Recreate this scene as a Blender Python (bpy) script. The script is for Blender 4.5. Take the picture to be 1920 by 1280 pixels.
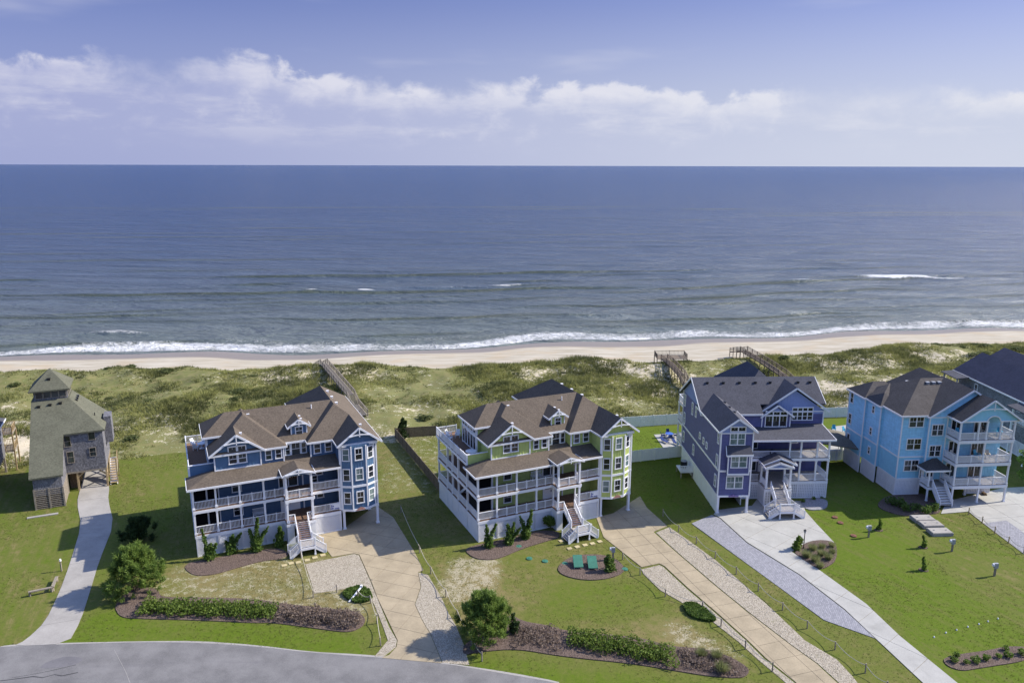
import bpy, bmesh, math, random
import numpy as np
from mathutils import Vector, Matrix
R = math.radians
for o in list(bpy.data.objects): bpy.data.objects.remove(o, do_unlink=True)
SC = bpy.context.scene
COL = SC.collection

# ------------------------------------------------------------------ camera, sky, sun, exposure
cd = bpy.data.cameras.new('camera'); cam = bpy.data.objects.new('camera', cd); COL.objects.link(cam)
cd.sensor_width = 36.0; cd.lens = 36.0 * 1450.0 / 1920.0; cd.clip_start = 0.5; cd.clip_end = 120000.0
cam.location = (0, 0, 46.0)
cam.rotation_euler = (Matrix.Rotation(R(90 - 12.86), 3, 'X') @ Matrix.Rotation(R(0.15), 3, 'Z')).to_euler()
SC.camera = cam
SUN_EL, SUN_AZ = 36.5, 75.5          # azimuth clockwise from +Y (the sea)
SC.view_settings.view_transform = 'Standard'; SC.view_settings.look = 'None'
SC.view_settings.gamma = 1.0; SC.view_settings.use_curve_mapping = False
SC.view_settings.exposure = 1.5
sd = bpy.data.lights.new('sun', 'SUN'); sd.energy = 2.6; sd.angle = R(0.5); sd.color = (1.0, 0.94, 0.84)
so = bpy.data.objects.new('sun', sd); COL.objects.link(so)
sdir = Vector((math.sin(R(SUN_AZ)) * math.cos(R(SUN_EL)), math.cos(R(SUN_AZ)) * math.cos(R(SUN_EL)), math.sin(R(SUN_EL))))
so.rotation_euler = sdir.to_track_quat('Z', 'Y').to_euler()

W = bpy.data.worlds.new('World'); SC.world = W; W.use_nodes = True

class NT:
    """small node-tree helper"""
    def __init__(s, nt): s.t = nt; s.n = nt.nodes; s.l = nt.links
    def new(s, typ, **k):
        n = s.n.new(typ)
        for a, v in k.items(): setattr(n, a, v)
        return n
    def put(s, sock, v):
        if v is None: return
        if isinstance(v, bpy.types.NodeSocket): s.l.new(v, sock)
        else: sock.default_value = v
    def math(s, op, a, b=None, c=None, clamp=False):
        n = s.new('ShaderNodeMath', operation=op); n.use_clamp = clamp
        s.put(n.inputs[0], a); s.put(n.inputs[1], b); s.put(n.inputs[2], c)
        return n.outputs[0]
    def vmath(s, op, a, b=None):
        n = s.new('ShaderNodeVectorMath', operation=op); s.put(n.inputs[0], a); s.put(n.inputs[1], b)
        return n.outputs[0]
    def mix(s, f, a, b):
        n = s.new('ShaderNodeMix', data_type='RGBA'); n.clamp_factor = True
        s.put(n.inputs[0], f); s.put(n.inputs[6], a); s.put(n.inputs[7], b)
        return n.outputs[2]
    def mul(s, a, b, f=1.0):
        n = s.new('ShaderNodeMix', data_type='RGBA', blend_type='MULTIPLY'); s.put(n.inputs[0], f); s.put(n.inputs[6], a); s.put(n.inputs[7], b)
        return n.outputs[2]
    def ss(s, x, lo, hi):
        n = s.new('ShaderNodeMapRange', interpolation_type='SMOOTHSTEP')
        s.put(n.inputs[0], x); s.put(n.inputs[1], lo); s.put(n.inputs[2], hi)
        return n.outputs[0]
    def noise(s, vec, scale, detail=3.0, rough=0.55, dist=0.0):
        n = s.new('ShaderNodeTexNoise'); s.put(n.inputs['Vector'], vec)
        s.put(n.inputs['Scale'], scale); n.inputs['Detail'].default_value = detail
        n.inputs['Roughness'].default_value = rough; n.inputs['Distortion'].default_value = dist
        return n.outputs['Fac']
    def voro(s, vec, scale, out='Distance', feature='F1'):
        n = s.new('ShaderNodeTexVoronoi', feature=feature); s.put(n.inputs['Vector'], vec); n.inputs['Scale'].default_value = scale
        return n.outputs[out]
    def sep(s, v):
        n = s.new('ShaderNodeSeparateXYZ'); s.put(n.inputs[0], v); return n.outputs
    def comb(s, x, y, z):
        n = s.new('ShaderNodeCombineXYZ')
        for i, v in enumerate((x, y, z)): s.put(n.inputs[i], v)
        return n.outputs[0]
    def attr(s, name, out='Fac'):
        n = s.new('ShaderNodeAttribute'); n.attribute_name = name; return n.outputs[out]
    def bump(s, h, strength=0.3, dist=0.05, normal=None):
        n = s.new('ShaderNodeBump'); n.inputs['Strength'].default_value = strength; n.inputs['Distance'].default_value = dist
        s.put(n.inputs['Height'], h)
        if normal is not None: s.put(n.inputs['Normal'], normal)
        return n.outputs[0]

def world_sky():
    W.node_tree.nodes.clear(); g = NT(W.node_tree)
    sky = g.new('ShaderNodeTexSky', sky_type='NISHITA'); sky.sun_disc = False
    sky.sun_elevation = R(SUN_EL); sky.sun_rotation = R(SUN_AZ)
    sky.altitude = 0; sky.air_density = 1.0; sky.dust_density = 0.6; sky.ozone_density = 3.0
    tc = g.new('ShaderNodeTexCoord').outputs['Generated']
    x, y, z = g.sep(tc)
    r = g.math('SQRT', g.math('ADD', g.math('MULTIPLY', x, x), g.math('MULTIPLY', y, y)))
    r = g.math('MAXIMUM', r, 0.02)
    ax, ay, e = g.math('DIVIDE', x, r), g.math('DIVIDE', y, r), g.math('DIVIDE', z, r)
    low = g.comb(ax, ay, g.math('MULTIPLY', e, 0.6))
    puff = g.comb(ax, ay, g.math('MULTIPLY', e, 1.5))
    flat = g.comb(ax, ay, g.math('MULTIPLY', e, 5.0))
    # cumulus bank standing along the whole horizon
    top = g.math('ADD', g.math('SUBTRACT', 0.098, g.math('MULTIPLY', ax, .034)), g.math('MULTIPLY', g.math('SUBTRACT', g.noise(low, 2.9, 2.0, .5), .5), .055))
    bil = g.noise(puff, 24.0, 7.0, .60, .25)
    big = g.noise(puff, 10.0, 3.0, .5)
    edge = g.math('ADD', top, g.math('ADD', g.math('MULTIPLY', g.math('SUBTRACT', bil, .5), .05), g.math('MULTIPLY', g.math('SUBTRACT', big, .5), .05)))
    soft = g.ss(g.math('ADD', g.noise(low, 3.9, 2.0, .5), g.math('MULTIPLY', ax, .06)), .44, .68)
    dens = g.ss(g.math('SUBTRACT', edge, e), -0.0005, g.math('ADD', .010, g.math('MULTIPLY', soft, .05)))
    near = g.ss(g.math('SUBTRACT', edge, e), .055, .004)        # close to the tops: sunlit
    lit = g.ss(g.math('ADD', g.math('MULTIPLY', bil, .8), g.math('ADD', g.math('MULTIPLY', near, .28), g.math('MULTIPLY', big, .25))), .52, .84)
    sunside = g.ss(g.math('ADD', g.math('MULTIPLY', ax, .97), g.math('MULTIPLY', ay, .28)), -.35, .95)
    grey = g.mix(sunside, (1.43, 1.55, 2.41, 1), (2.15, 2.32, 2.82, 1))
    white = g.mix(sunside, (2.60, 2.60, 2.98, 1), (2.79, 2.83, 3.09, 1))
    lit = g.math('MULTIPLY', lit, g.math('SUBTRACT', 1.0, g.math('MULTIPLY', soft, .42)))
    ccol = g.mix(g.math('MULTIPLY', lit, .9), grey, white)
    blue = g.mul(sky.outputs[0], g.mix(g.ss(e, .17, .55), (.185, .19, .35, 1), (.92, .88, 1.02, 1)))  # tint rises above the view: unseen upper sky brightened to fill the shade
    pale = g.mix(sunside, (1.22, 1.39, 2.30, 1), (2.45, 2.60, 2.98, 1))
    blue = g.mix(g.math('MULTIPLY', g.ss(e, .30, 0.0), .85), blue, pale)
    base = g.mix(g.ss(e, .055, .004), ccol, g.mix(.45, grey, pale))       # feet of the bank dissolve in sea air
    strk = g.ss(g.noise(flat, 6.0, 6.0, .62), .45, .66)
    base = g.mix(g.math('MULTIPLY', g.math('MULTIPLY', strk, g.ss(e, .012, .05)), .55), base, white)
    base = g.mix(g.math('MULTIPLY', g.ss(g.noise(g.vmath('ADD', flat, (3.0, 1.0, 2.0)), 5.0, 5.0, .6), .5, .72), .5), base, grey)
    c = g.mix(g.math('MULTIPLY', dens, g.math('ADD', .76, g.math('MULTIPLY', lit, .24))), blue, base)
    # thin high veil
    veil = g.math('MULTIPLY', g.ss(g.noise(flat, 2.6, 4.0, .5), .55, .78), g.math('MULTIPLY', g.ss(e, .06, .10), g.ss(e, .30, .12)))
    c = g.mix(g.math('MULTIPLY', veil, .6), c, white)
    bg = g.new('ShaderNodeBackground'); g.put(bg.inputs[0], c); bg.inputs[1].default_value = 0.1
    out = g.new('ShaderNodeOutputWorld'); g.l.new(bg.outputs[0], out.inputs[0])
world_sky()

# ------------------------------------------------------------------ mesh helpers
class MB:
    def __init__(s): s.v = []; s.f = []
    def poly(s, pts):
        n = len(s.v); s.v += [tuple(p) for p in pts]; s.f.append(tuple(range(n, n + len(pts)))); return s
    def box(s, x0, x1, y0, y1, z0, z1):
        n = len(s.v)
        s.v += [(x0,y0,z0),(x1,y0,z0),(x1,y1,z0),(x0,y1,z0),(x0,y0,z1),(x1,y0,z1),(x1,y1,z1),(x0,y1,z1)]
        s.f += [tuple(n+i for i in q) for q in ((3,2,1,0),(4,5,6,7),(0,1,5,4),(1,2,6,5),(2,3,7,6),(3,0,4,7))]
        return s
    def bar(s, p, q, w, h, up=(0,0,1)):
        p = Vector(p); q = Vector(q); d = (q - p)
        if d.length < 1e-6: return s
        d.normalize(); u = Vector(up); sx = d.cross(u)
        if sx.length < 1e-4: sx = d.cross(Vector((1,0,0)))
        sx.normalize(); u = sx.cross(d); n = len(s.v)
        for b in (p, q):
            for a, c in ((-1,-1),(1,-1),(1,1),(-1,1)): s.v.append(tuple(b + sx*(a*w/2) + u*(c*h/2)))
        s.f += [tuple(n+i for i in k) for k in ((0,1,2,3),(7,6,5,4),(0,4,5,1),(1,5,6,2),(2,6,7,3),(3,7,4,0))]
        return s
    def prism(s, poly, z0, z1):
        n = len(s.v); k = len(poly)
        ar = sum(poly[i][0]*poly[(i+1)%k][1]-poly[(i+1)%k][0]*poly[i][1] for i in range(k))
        if ar < 0: poly = poly[::-1]
        s.v += [(p[0],p[1],z0) for p in poly] + [(p[0],p[1],z1) for p in poly]
        s.f.append(tuple(n+k-1-i for i in range(k))); s.f.append(tuple(n+k+i for i in range(k)))
        for i in range(k):
            j = (i+1) % k; s.f.append((n+i, n+j, n+k+j, n+k+i))
        return s
    def cyl(s, p, q, r0, r1=None, n=8, cap=True):
        r1 = r0 if r1 is None else r1
        p = Vector(p); q = Vector(q); d = (q-p).normalized(); a = d.orthogonal().normalized(); b = d.cross(a); m = len(s.v)
        for c, r in ((p, r0), (q, r1)):
            for i in range(n):
                t = 2*math.pi*i/n; s.v.append(tuple(c + (a*math.cos(t)+b*math.sin(t))*r))
        for i in range(n):
            j = (i+1) % n; s.f.append((m+i, m+j, m+n+j, m+n+i))
        if cap: s.f.append(tuple(m+n-1-i for i in range(n))); s.f.append(tuple(m+n+i for i in range(n)))
        return s
    def tube(s, pts, r, n=6):
        for a, b in zip(pts[:-1], pts[1:]): s.cyl(a, b, r, r, n)
        return s
    def roof(s, V, F, th=0.16):
        """closed roof shell: top faces F over V, thickened straight down"""
        n = len(s.v); k = len(V); s.v += [tuple(p) for p in V] + [(p[0],p[1],p[2]-th) for p in V]
        cnt = {}
        for f in F:
            s.f.append(tuple(n+i for i in f)); s.f.append(tuple(n+k+i for i in f[::-1]))
            for i in range(len(f)):
                e = (f[i], f[(i+1) % len(f)]); cnt[e] = cnt.get(e, 0) + 1
        for (a, b) in cnt:
            if (b, a) not in cnt: s.f.append((n+a, n+k+a, n+k+b, n+b))
        return s
    def mesh(s, name, smooth=False):
        me = bpy.data.meshes.new(name); me.from_pydata(s.v, [], s.f)
        if smooth: me.polygons.foreach_set('use_smooth', [True]*len(me.polygons))
        me.update(); return me

def link(o, parent=None):
    COL.objects.link(o)
    if parent is not None: o.parent = parent
    return o
def obj(name, mb, mat, parent=None, smooth=False, stuff=False):
    me = mb if isinstance(mb, bpy.types.Mesh) else mb.mesh(name, smooth)
    o = bpy.data.objects.new(name, me)
    if mat is not None and not me.materials: me.materials.append(mat)
    if stuff: o['kind'] = 'stuff'
    return link(o, parent)
def tag(o, label=None, cat=None, group=None, kind=None):
    if label: o['label'] = label
    if cat: o['category'] = cat
    if group: o['group'] = group
    if kind: o['kind'] = kind
    return o
def thing(name, label, cat, loc=(0,0,0), rz=0.0, group=None):
    o = bpy.data.objects.new(name, None); link(o); o.location = loc; o.rotation_euler = (0,0,rz)
    o.empty_display_size = .2
    return tag(o, label, cat, group)
def np_mesh(name, V, T, mat, smooth=False, attrs=None):
    """fast mesh from numpy verts (n,3) and faces (m,3|4)"""
    V = np.ascontiguousarray(V, dtype=np.float32); T = np.ascontiguousarray(T, dtype=np.int32)
    me = bpy.data.meshes.new(name); k = T.shape[1]
    me.vertices.add(len(V)); me.vertices.foreach_set('co', V.ravel())
    me.loops.add(T.size); me.loops.foreach_set('vertex_index', T.ravel())
    me.polygons.add(len(T)); me.polygons.foreach_set('loop_start', np.arange(0, T.size, k, dtype=np.int32))
    try: me.polygons.foreach_set('loop_total', np.full(len(T), k, dtype=np.int32))
    except Exception: pass
    me.polygons.foreach_set('use_smooth', np.full(len(T), smooth, dtype=bool))
    for n, a in (attrs or {}).items():
        at = me.attributes.new(n, 'FLOAT', 'POINT'); at.data.foreach_set('value', np.ascontiguousarray(a, dtype=np.float32))
    me.update(calc_edges=True); me.validate()
    me.materials.append(mat); return me

rng = np.random.default_rng(7)
_lat = rng.random((256, 256))
def vnoise(x, y, s):
    x = np.asarray(x, float)/s; y = np.asarray(y, float)/s
    xi = np.floor(x).astype(int); yi = np.floor(y).astype(int); fx = x-xi; fy = y-yi
    fx = fx*fx*(3-2*fx); fy = fy*fy*(3-2*fy)
    g = lambda a, b: _lat[a & 255, b & 255]
    return (g(xi,yi)*(1-fx)+g(xi+1,yi)*fx)*(1-fy)+(g(xi,yi+1)*(1-fx)+g(xi+1,yi+1)*fx)*fy
def fbm(x, y, s, o=4):
    t = 0; a = 1; n = 0
    for i in range(o): t = t + a*vnoise(np.asarray(x)+37.1*i, np.asarray(y)-91.7*i, s); n += a; a *= .5; s *= .5
    return t/n
def sstep(x, a, b):
    t = np.clip((x-a)/(b-a), 0, 1); return t*t*(3-2*t)
def inpoly(x, y, P):
    x = np.asarray(x); y = np.asarray(y); r = np.zeros(x.shape, bool); j = len(P)-1
    for i in range(len(P)):
        (xi, yi), (xj, yj) = P[i], P[j]
        c = ((yi > y) != (yj > y)) & (x < (xj-xi)*(y-yi)/(yj-yi+1e-12)+xi); r ^= c; j = i
    return r

# ------------------------------------------------------------------ materials
MATS = {}
def mat(name, fn=None, rough=.6, spec=.3):
    if name in MATS: return MATS[name]
    m = bpy.data.materials.new(name); m.use_nodes = True; MATS[name] = m
    g = NT(m.node_tree); b = m.node_tree.nodes['Principled BSDF']
    b.inputs['Roughness'].default_value = rough; b.inputs['Specular IOR Level'].default_value = spec
    if fn: fn(g, b)
    return m
def ocoord(g): return g.new('ShaderNodeTexCoord').outputs['Object']
def gpos(g): return g.new('ShaderNodeNewGeometry').outputs['Position']
def setc(g, b, c): g.put(b.inputs['Base Color'], c)
def rgb(*c): return (c[0], c[1], c[2], 1.0)
def var(c, k): return rgb(*[min(1, v*k) for v in c])

def plain(name, c, rough=.6, spec=.3, amt=.12, scale=2.0, metal=0.0):
    def fn(g, b):
        p = gpos(g); n = g.math('ADD', g.math('MULTIPLY', g.noise(p, scale, 4, .6), .6), g.math('MULTIPLY', g.noise(p, scale*9, 2), .4))
        setc(g, b, g.mix(g.ss(n, .3, .7), var(c, 1-amt), var(c, 1+amt))); b.inputs['Metallic'].default_value = metal
        g.put(b.inputs['Normal'], g.bump(g.noise(p, 30, 2), .08, .01))
    return mat(name, fn, rough, spec)
def siding(name, c, lap=.16, rough=.55):
    """horizontal lap boards, slightly faded and streaked"""
    def fn(g, b):
        p = ocoord(g); x, y, z = g.sep(p)
        fr = g.math('FRACT', g.math('DIVIDE', z, lap))
        sh = g.ss(fr, .0, .12)
        n = g.noise(g.comb(g.math('MULTIPLY', x, 3), g.math('MULTIPLY', y, 3), g.math('MULTIPLY', z, .6)), 1.0, 4, .6)
        board = g.noise(g.comb(g.math('MULTIPLY', x, .25), g.math('MULTIPLY', y, .25), g.math('FLOOR', g.math('DIVIDE', z, lap))), 3.7, 1)
        k = g.math('ADD', g.math('MULTIPLY', n, .5), g.math('MULTIPLY', board, .5))
        setc(g, b, g.mix(g.ss(k, .3, .7), var(c, .86), var(c, 1.12)))
        g.put(b.inputs['Normal'], g.bump(g.math('MULTIPLY', fr, -1.0), .9, .022))
    return mat(name, fn, rough, .3)
def shingle(name, c, row=.13):
    def fn(g, b):
        p = ocoord(g); x, y, z = g.sep(p)
        rw = g.math('FLOOR', g.math('DIVIDE', z, row*.58)); fr = g.math('FRACT', g.math('DIVIDE', z, row*.58))
        tab = g.noise(g.comb(g.math('ADD', x, y), g.math('SUBTRACT', x, y), g.math('MULTIPLY', rw, 7.3)), 3.2, 1, .5)
        sp = g.noise(p, 16, 3, .7); lg = g.noise(p, .5, 4, .6)
        k = g.math('ADD', g.math('ADD', g.math('MULTIPLY', tab, .45), g.math('MULTIPLY', sp, .35)), g.math('MULTIPLY', lg, .25))
        cc = g.mix(g.ss(k, .33, .72), var(c, .70), var(c, 1.30))
        setc(g, b, cc)
        g.put(b.inputs['Normal'], g.bump(g.math('ADD', g.math('MULTIPLY', fr, -.9), g.math('MULTIPLY', sp, .4)), .4, .015))
    return mat(name, fn, .9, .15)
def shakes(name, c):
    """weathered cedar shake wall"""
    def fn(g, b):
        p = ocoord(g); x, y, z = g.sep(p); row = .2
        rw = g.math('FLOOR', g.math('DIVIDE', z, row)); fr = g.math('FRACT', g.math('DIVIDE', z, row))
        t = g.noise(g.comb(g.math('MULTIPLY', x, 1), g.math('MULTIPLY', y, 1), g.math('MULTIPLY', rw, 5.7)), 5.5, 2, .6)
        lg = g.noise(p, .7, 4, .6)
        setc(g, b, g.mix(g.ss(g.math('ADD', g.math('MULTIPLY', t, .7), g.math('MULTIPLY', lg, .3)), .35, .68), var(c, .62), var(c, 1.4)))
        g.put(b.inputs['Normal'], g.bump(g.math('ADD', g.math('MULTIPLY', fr, -.8), g.math('MULTIPLY', t, .8)), .6, .03))
    return mat(name, fn, .9, .15)
def leaf(name, c1, c2, rough=.6):
    def fn(g, b):
        p = gpos(g); n = g.math('ADD', g.math('MULTIPLY', g.noise(p, 1.3, 3), .55), g.math('MULTIPLY', g.noise(p, 14, 2), .45))
        cc = g.mix(g.ss(n, .36, .64), rgb(*c1), rgb(*c2)); setc(g, b, cc)
        tr = g.new('ShaderNodeBsdfTranslucent'); g.put(tr.inputs[0], cc); mx = g.new('ShaderNodeMixShader'); mx.inputs[0].default_value = .42
        out = [n_ for n_ in g.n if n_.type == 'OUTPUT_MATERIAL'][0]; g.l.new(b.outputs[0], mx.inputs[1]); g.l.new(tr.outputs[0], mx.inputs[2]); g.l.new(mx.outputs[0], out.inputs[0])
    return mat(name, fn, rough, .2)
def wood(name, c, k=.3):
    def fn(g, b):
        p = ocoord(g); x, y, z = g.sep(p)
        n = g.noise(g.comb(g.math('MULTIPLY', x, 7), g.math('MULTIPLY', y, 7), g.math('MULTIPLY', z, 3)), 1.2, 5, .65)
        setc(g, b, g.mix(g.ss(n, .3, .7), var(c, 1-k), var(c, 1+k)))
        g.put(b.inputs['Normal'], g.bump(n, .3, .01))
    return mat(name, fn, .85, .15)

M_WHITE = plain('white_paint', (.77, .77, .78), .45, .3, .05, 1.0)
M_WHITE_FENCE = plain('white_vinyl', (.74, .77, .78), .4, .3, .04, .7)
M_BLUE = siding('siding_steel_blue', (.075, .135, .23))
M_BLUE_BB = plain('panel_steel_blue', (.09, .17, .28), .55, .3, .08)
M_GREEN = siding('siding_lime_green', (.44, .51, .165))
M_GREEN_BB = plain('panel_lime_green', (.46, .53, .17), .55, .3, .07)
M_PURPLE = siding('siding_indigo', (.108, .114, .25))
M_PURPLE_BB = plain('panel_light_periwinkle', (.24, .31, .55), .55, .3, .06)
M_SKY = siding('siding_sky_blue', (.31, .61, .80))
M_SKY_BB = plain('panel_sky_blue', (.29, .59, .75), .55, .3, .07)
M_SHAKE = shakes('weathered_shakes', (.158, .156, .168))
M_SHAKE2 = shakes('grey_shakes', (.20, .21, .22))
M_ROOF_BROWN = shingle('shingles_brown', (.118, .095, .073))
M_ROOF_CHAR = shingle('shingles_charcoal', (.072, .073, .086))
M_ROOF_BRCH = shingle('shingles_brown_black', (.085, .076, .070))
M_ROOF_NAVY = shingle('shingles_navy', (.055, .058, .085))
M_ROOF_OLIVE = shingle('shingles_olive', (.115, .115, .082))
M_ROOF_TAN = shingle('shingles_tan', (.16, .145, .115))
M_DECK = wood('deck_boards_brown', (.20, .125, .085))
M_DECK_GREY = wood('deck_boards_grey', (.34, .31, .28))
M_GREYWOOD = wood('weathered_wood', (.26, .225, .18))
M_DARKWOOD = wood('brown_wood', (.17, .115, .07))
M_TIMBER = wood('tan_timber', (.36, .27, .15))
M_DARK = plain('dark_screen_and_shade', (.010, .010, .012), .8, .1)
M_BLACK = plain('black_metal', (.015, .015, .017), .4, .4)
M_GREYMETAL = plain('grey_metal', (.33, .34, .35), .4, .4)
def _glass(g, b):
    p = gpos(g); n = g.noise(p, .55, 2)
    setc(g, b, g.mix(g.ss(n, .42, .62), rgb(.012, .014, .018), rgb(.05, .06, .06)))
    b.inputs['Roughness'].default_value = .06; b.inputs['Specular IOR Level'].default_value = .55
M_GLASS = mat('window_glass', _glass)
def _glassb(g, b):
    p = gpos(g); n = g.noise(p, .9, 2)
    setc(g, b, g.mix(g.ss(n, .4, .6), rgb(.10, .15, .15), rgb(.20, .25, .24)))
    b.inputs['Roughness'].default_value = .12; b.inputs['Specular IOR Level'].default_value = .5
M_GLASS_BLIND = mat('window_glass_blinds', _glassb)

# ------------------------------------------------------------------ site plan, metres (x along the shore, y towards the sea)
L = {}
L['drive_h0'] = [(-65.99, 112.21), (-63.26, 113.45), (-58.76, 105.39), (-56.73, 100.99), (-52.06, 93.39), (-48.98, 83.74), (-46.65, 77.46), (-44.48, 71.45), (-43.58, 67.5), (-48.73, 67.05), (-48.08, 68.02), (-47.98, 71.18), (-49.77, 76.86), (-51.95, 82.73), (-56.09, 92.96), (-60.55, 99.97), (-62.58, 104.56)]
L['road_edge'] = [(-49.93, 66.97), (-48.76, 67.09), (-43.56, 67.46), (-36.5, 67.84), (-30.86, 67.74), (-24.99, 67.17), (-19.53, 66.23), (-14.25, 65.63), (-12.3, 65.43), (-6.49, 64.64), (-0.17, 63.0), (4.38, 61.78)]
L['drive_h1'] = [(-24.86, 90.36), (-21.96, 91.85), (-18.76, 99.29), (-15.81, 95.57), (-11.79, 86.09), (-10.25, 81.81), (-10.82, 81.35), (-10.14, 78.16), (-10.38, 74.66), (-9.25, 71.68), (-8.09, 69.12), (-6.64, 64.95), (-6.61, 64.6), (-12.42, 65.39), (-11.73, 65.85), (-11.21, 67.12), (-11.27, 68.21), (-12.35, 70.71), (-14.6, 75.96), (-15.72, 78.98), (-18.4, 85.46), (-19.11, 85.79), (-21.58, 84.89)]
L['gravel_h1_pad'] = [(-24.32, 83.12), (-19.09, 85.66), (-18.41, 85.27), (-15.73, 78.7), (-12.47, 70.47), (-11.35, 68.21), (-11.3, 67.12), (-12.21, 65.64), (-13.1, 65.64), (-12.23, 68.2), (-13.16, 70.71), (-14.62, 74.39), (-15.77, 76.76), (-17.21, 78.13), (-19.44, 77.42), (-21.63, 76.73)]
L['gravel_h1_strip'] = [(-10.75, 81.29), (-9.59, 80.76), (-8.4, 77.89), (-7.44, 75.46), (-6.58, 72.91), (-5.66, 70.74), (-4.63, 67.36), (-3.95, 64.35), (-6.54, 64.68), (-6.6, 65.01), (-8.03, 69.12), (-9.19, 71.68), (-10.32, 74.66), (-10.08, 78.16)]
L['mulch_h1_front'] = [(-38.18, 82.0), (-36.27, 80.33), (-34.22, 80.58), (-32.28, 82.03), (-29.73, 83.79), (-27.34, 84.31), (-26.75, 85.62), (-28.84, 87.21), (-33.43, 85.32), (-36.79, 84.01), (-38.25, 83.24)]
L['mulch_h1_bed'] = [(-42.39, 74.05), (-40.62, 71.97), (-38.32, 71.78), (-31.91, 71.52), (-26.25, 71.07), (-24.53, 71.17), (-19.13, 69.98), (-16.32, 69.44), (-15.17, 70.46), (-15.1, 71.89), (-16.13, 73.16), (-18.6, 73.65), (-24.54, 74.65), (-27.71, 75.57), (-34.07, 75.86), (-38.24, 75.84), (-39.24, 77.69), (-41.47, 78.01), (-42.43, 76.68)]
L['hedge_h1_green'] = [(-39.04, 73.56), (-34.89, 73.38), (-30.28, 73.1), (-24.83, 72.73)]
L['hedge_h1_brown'] = [(-24.24, 72.63), (-21.04, 72.15), (-17.59, 71.59), (-15.75, 71.21)]
L['juniper_patch_h1'] = [(-18.57, 76.47), (-18.26, 77.43), (-17.24, 78.27), (-16.09, 77.72), (-15.52, 77.03), (-14.95, 75.42), (-16.39, 74.69), (-17.69, 75.41)]
L['mulch_h2_front'] = [(-5.95, 86.79), (-4.4, 84.43), (-1.84, 84.19), (1.38, 87.1), (4.76, 89.2), (6.14, 89.92), (6.04, 91.68), (3.51, 91.96), (0.07, 89.89), (-3.91, 88.17)]
L['mulch_h2_ring'] = [(13.23, 82.59), (13.07, 81.63), (12.34, 80.78), (11.2, 80.14), (9.96, 79.76), (8.77, 79.68), (7.6, 79.9), (6.48, 80.41), (5.65, 81.15), (5.39, 82.06), (5.66, 83.04), (6.24, 84.0), (6.98, 84.81), (7.99, 85.38), (9.31, 85.64), (10.67, 85.56), (11.77, 85.15), (12.49, 84.46), (12.97, 83.57)]
L['mulch_h2_bed'] = [(-4.64, 65.84), (-3.02, 66.35), (0.49, 66.87), (4.99, 65.63), (11.49, 64.6), (15.27, 63.58), (18.3, 62.75), (21.42, 62.46), (22.45, 63.77), (21.08, 65.7), (18.83, 66.95), (15.61, 67.28), (12.87, 68.76), (5.16, 69.9), (3.9, 70.74), (1.18, 71.48), (-0.21, 72.94), (-3.14, 69.14), (-4.74, 67.36)]
L['hedge_h2'] = [(5.8, 68.28), (7.96, 67.68), (10.49, 66.91), (12.95, 66.08), (15.45, 65.18)]
L['drive_h2'] = [(11.35, 95.73), (13.8, 97.04), (18.31, 102.61), (18.64, 98.75), (20.37, 93.27), (18.26, 91.6), (19.97, 86.53), (22.95, 78.33), (24.91, 73.45), (27.49, 67.59), (28.94, 64.67), (29.86, 61.52), (26.22, 61.5), (24.39, 65.55), (23.46, 68.54), (21.66, 73.34), (19.73, 78.09), (18.03, 82.91), (17.52, 83.53), (15.29, 82.65), (11.7, 90.1)]
L['gravel_h2_right'] = [(20.59, 92.96), (22.24, 89.44), (24.46, 84.2), (26.36, 78.34), (27.71, 74.07), (29.2, 68.38), (31.13, 65.33), (31.54, 62.95), (31.66, 61.52), (30.06, 61.52), (29.09, 64.67), (27.64, 67.59), (25.08, 73.45), (23.13, 78.33), (20.16, 86.53), (18.57, 91.45)]
L['gravel_h2_left'] = [(15.21, 82.15), (17.45, 83.15), (17.86, 82.66), (19.56, 77.86), (21.5, 73.14), (23.3, 68.36), (24.21, 65.38), (26.03, 61.5), (25.25, 61.5), (23.55, 65.38), (22.54, 68.09), (20.61, 72.05), (18.26, 75.37), (16.54, 77.63), (15.24, 81.19)]
L['juniper_patch_h2'] = [(18.27, 74.73), (19.56, 75.14), (20.65, 74.07), (21.46, 71.75), (20.45, 71.45), (18.5, 72.37)]
L['fence_h2_left'] = [(13.31, 84.46), (14.84, 80.92), (16.87, 76.37), (20.36, 74.07), (21.49, 70.76), (22.85, 66.92), (24.37, 63.54)]
L['fence_h2_right'] = [(20.38, 96.27), (21.53, 91.7), (23.08, 88.52), (24.47, 84.85), (25.98, 81.13), (27.4, 77.49), (28.79, 73.75), (30.2, 70.44), (31.59, 66.91), (32.96, 63.36), (33.81, 60.9)]
L['fence_h1_right'] = [(-15.0, 97.2), (-11.16, 86.0), (-9.27, 81.06), (-7.14, 76.21), (-5.62, 72.18), (-3.86, 67.58), (-2.77, 64.96)]
L['fence_h1_left'] = [(-25.18, 84.55), (-21.57, 75.92), (-19.23, 77.01)]
L['fence_h1_low'] = [(-16.71, 75.95), (-15.14, 74.9), (-13.81, 71.13), (-12.81, 67.33)]
L['paver_h3'] = [(23.75, 94.06), (27.07, 96.63), (27.86, 95.5), (29.41, 88.7), (33.16, 80.97), (35.39, 73.8), (36.32, 68.77), (32.49, 71.91), (27.9, 83.58)]
L['drive_h3'] = [(27.33, 96.8), (28.25, 98.13), (33.35, 99.52), (34.8, 101.81), (41.13, 100.96), (40.12, 98.03), (40.18, 94.0), (40.41, 88.84), (37.57, 89.1), (34.23, 86.47), (35.87, 82.26), (38.22, 74.94), (39.01, 69.14), (40.83, 61.56), (37.67, 61.55), (36.36, 68.86), (35.49, 73.91), (33.26, 81.09), (29.52, 88.85), (27.97, 95.66)]
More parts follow.
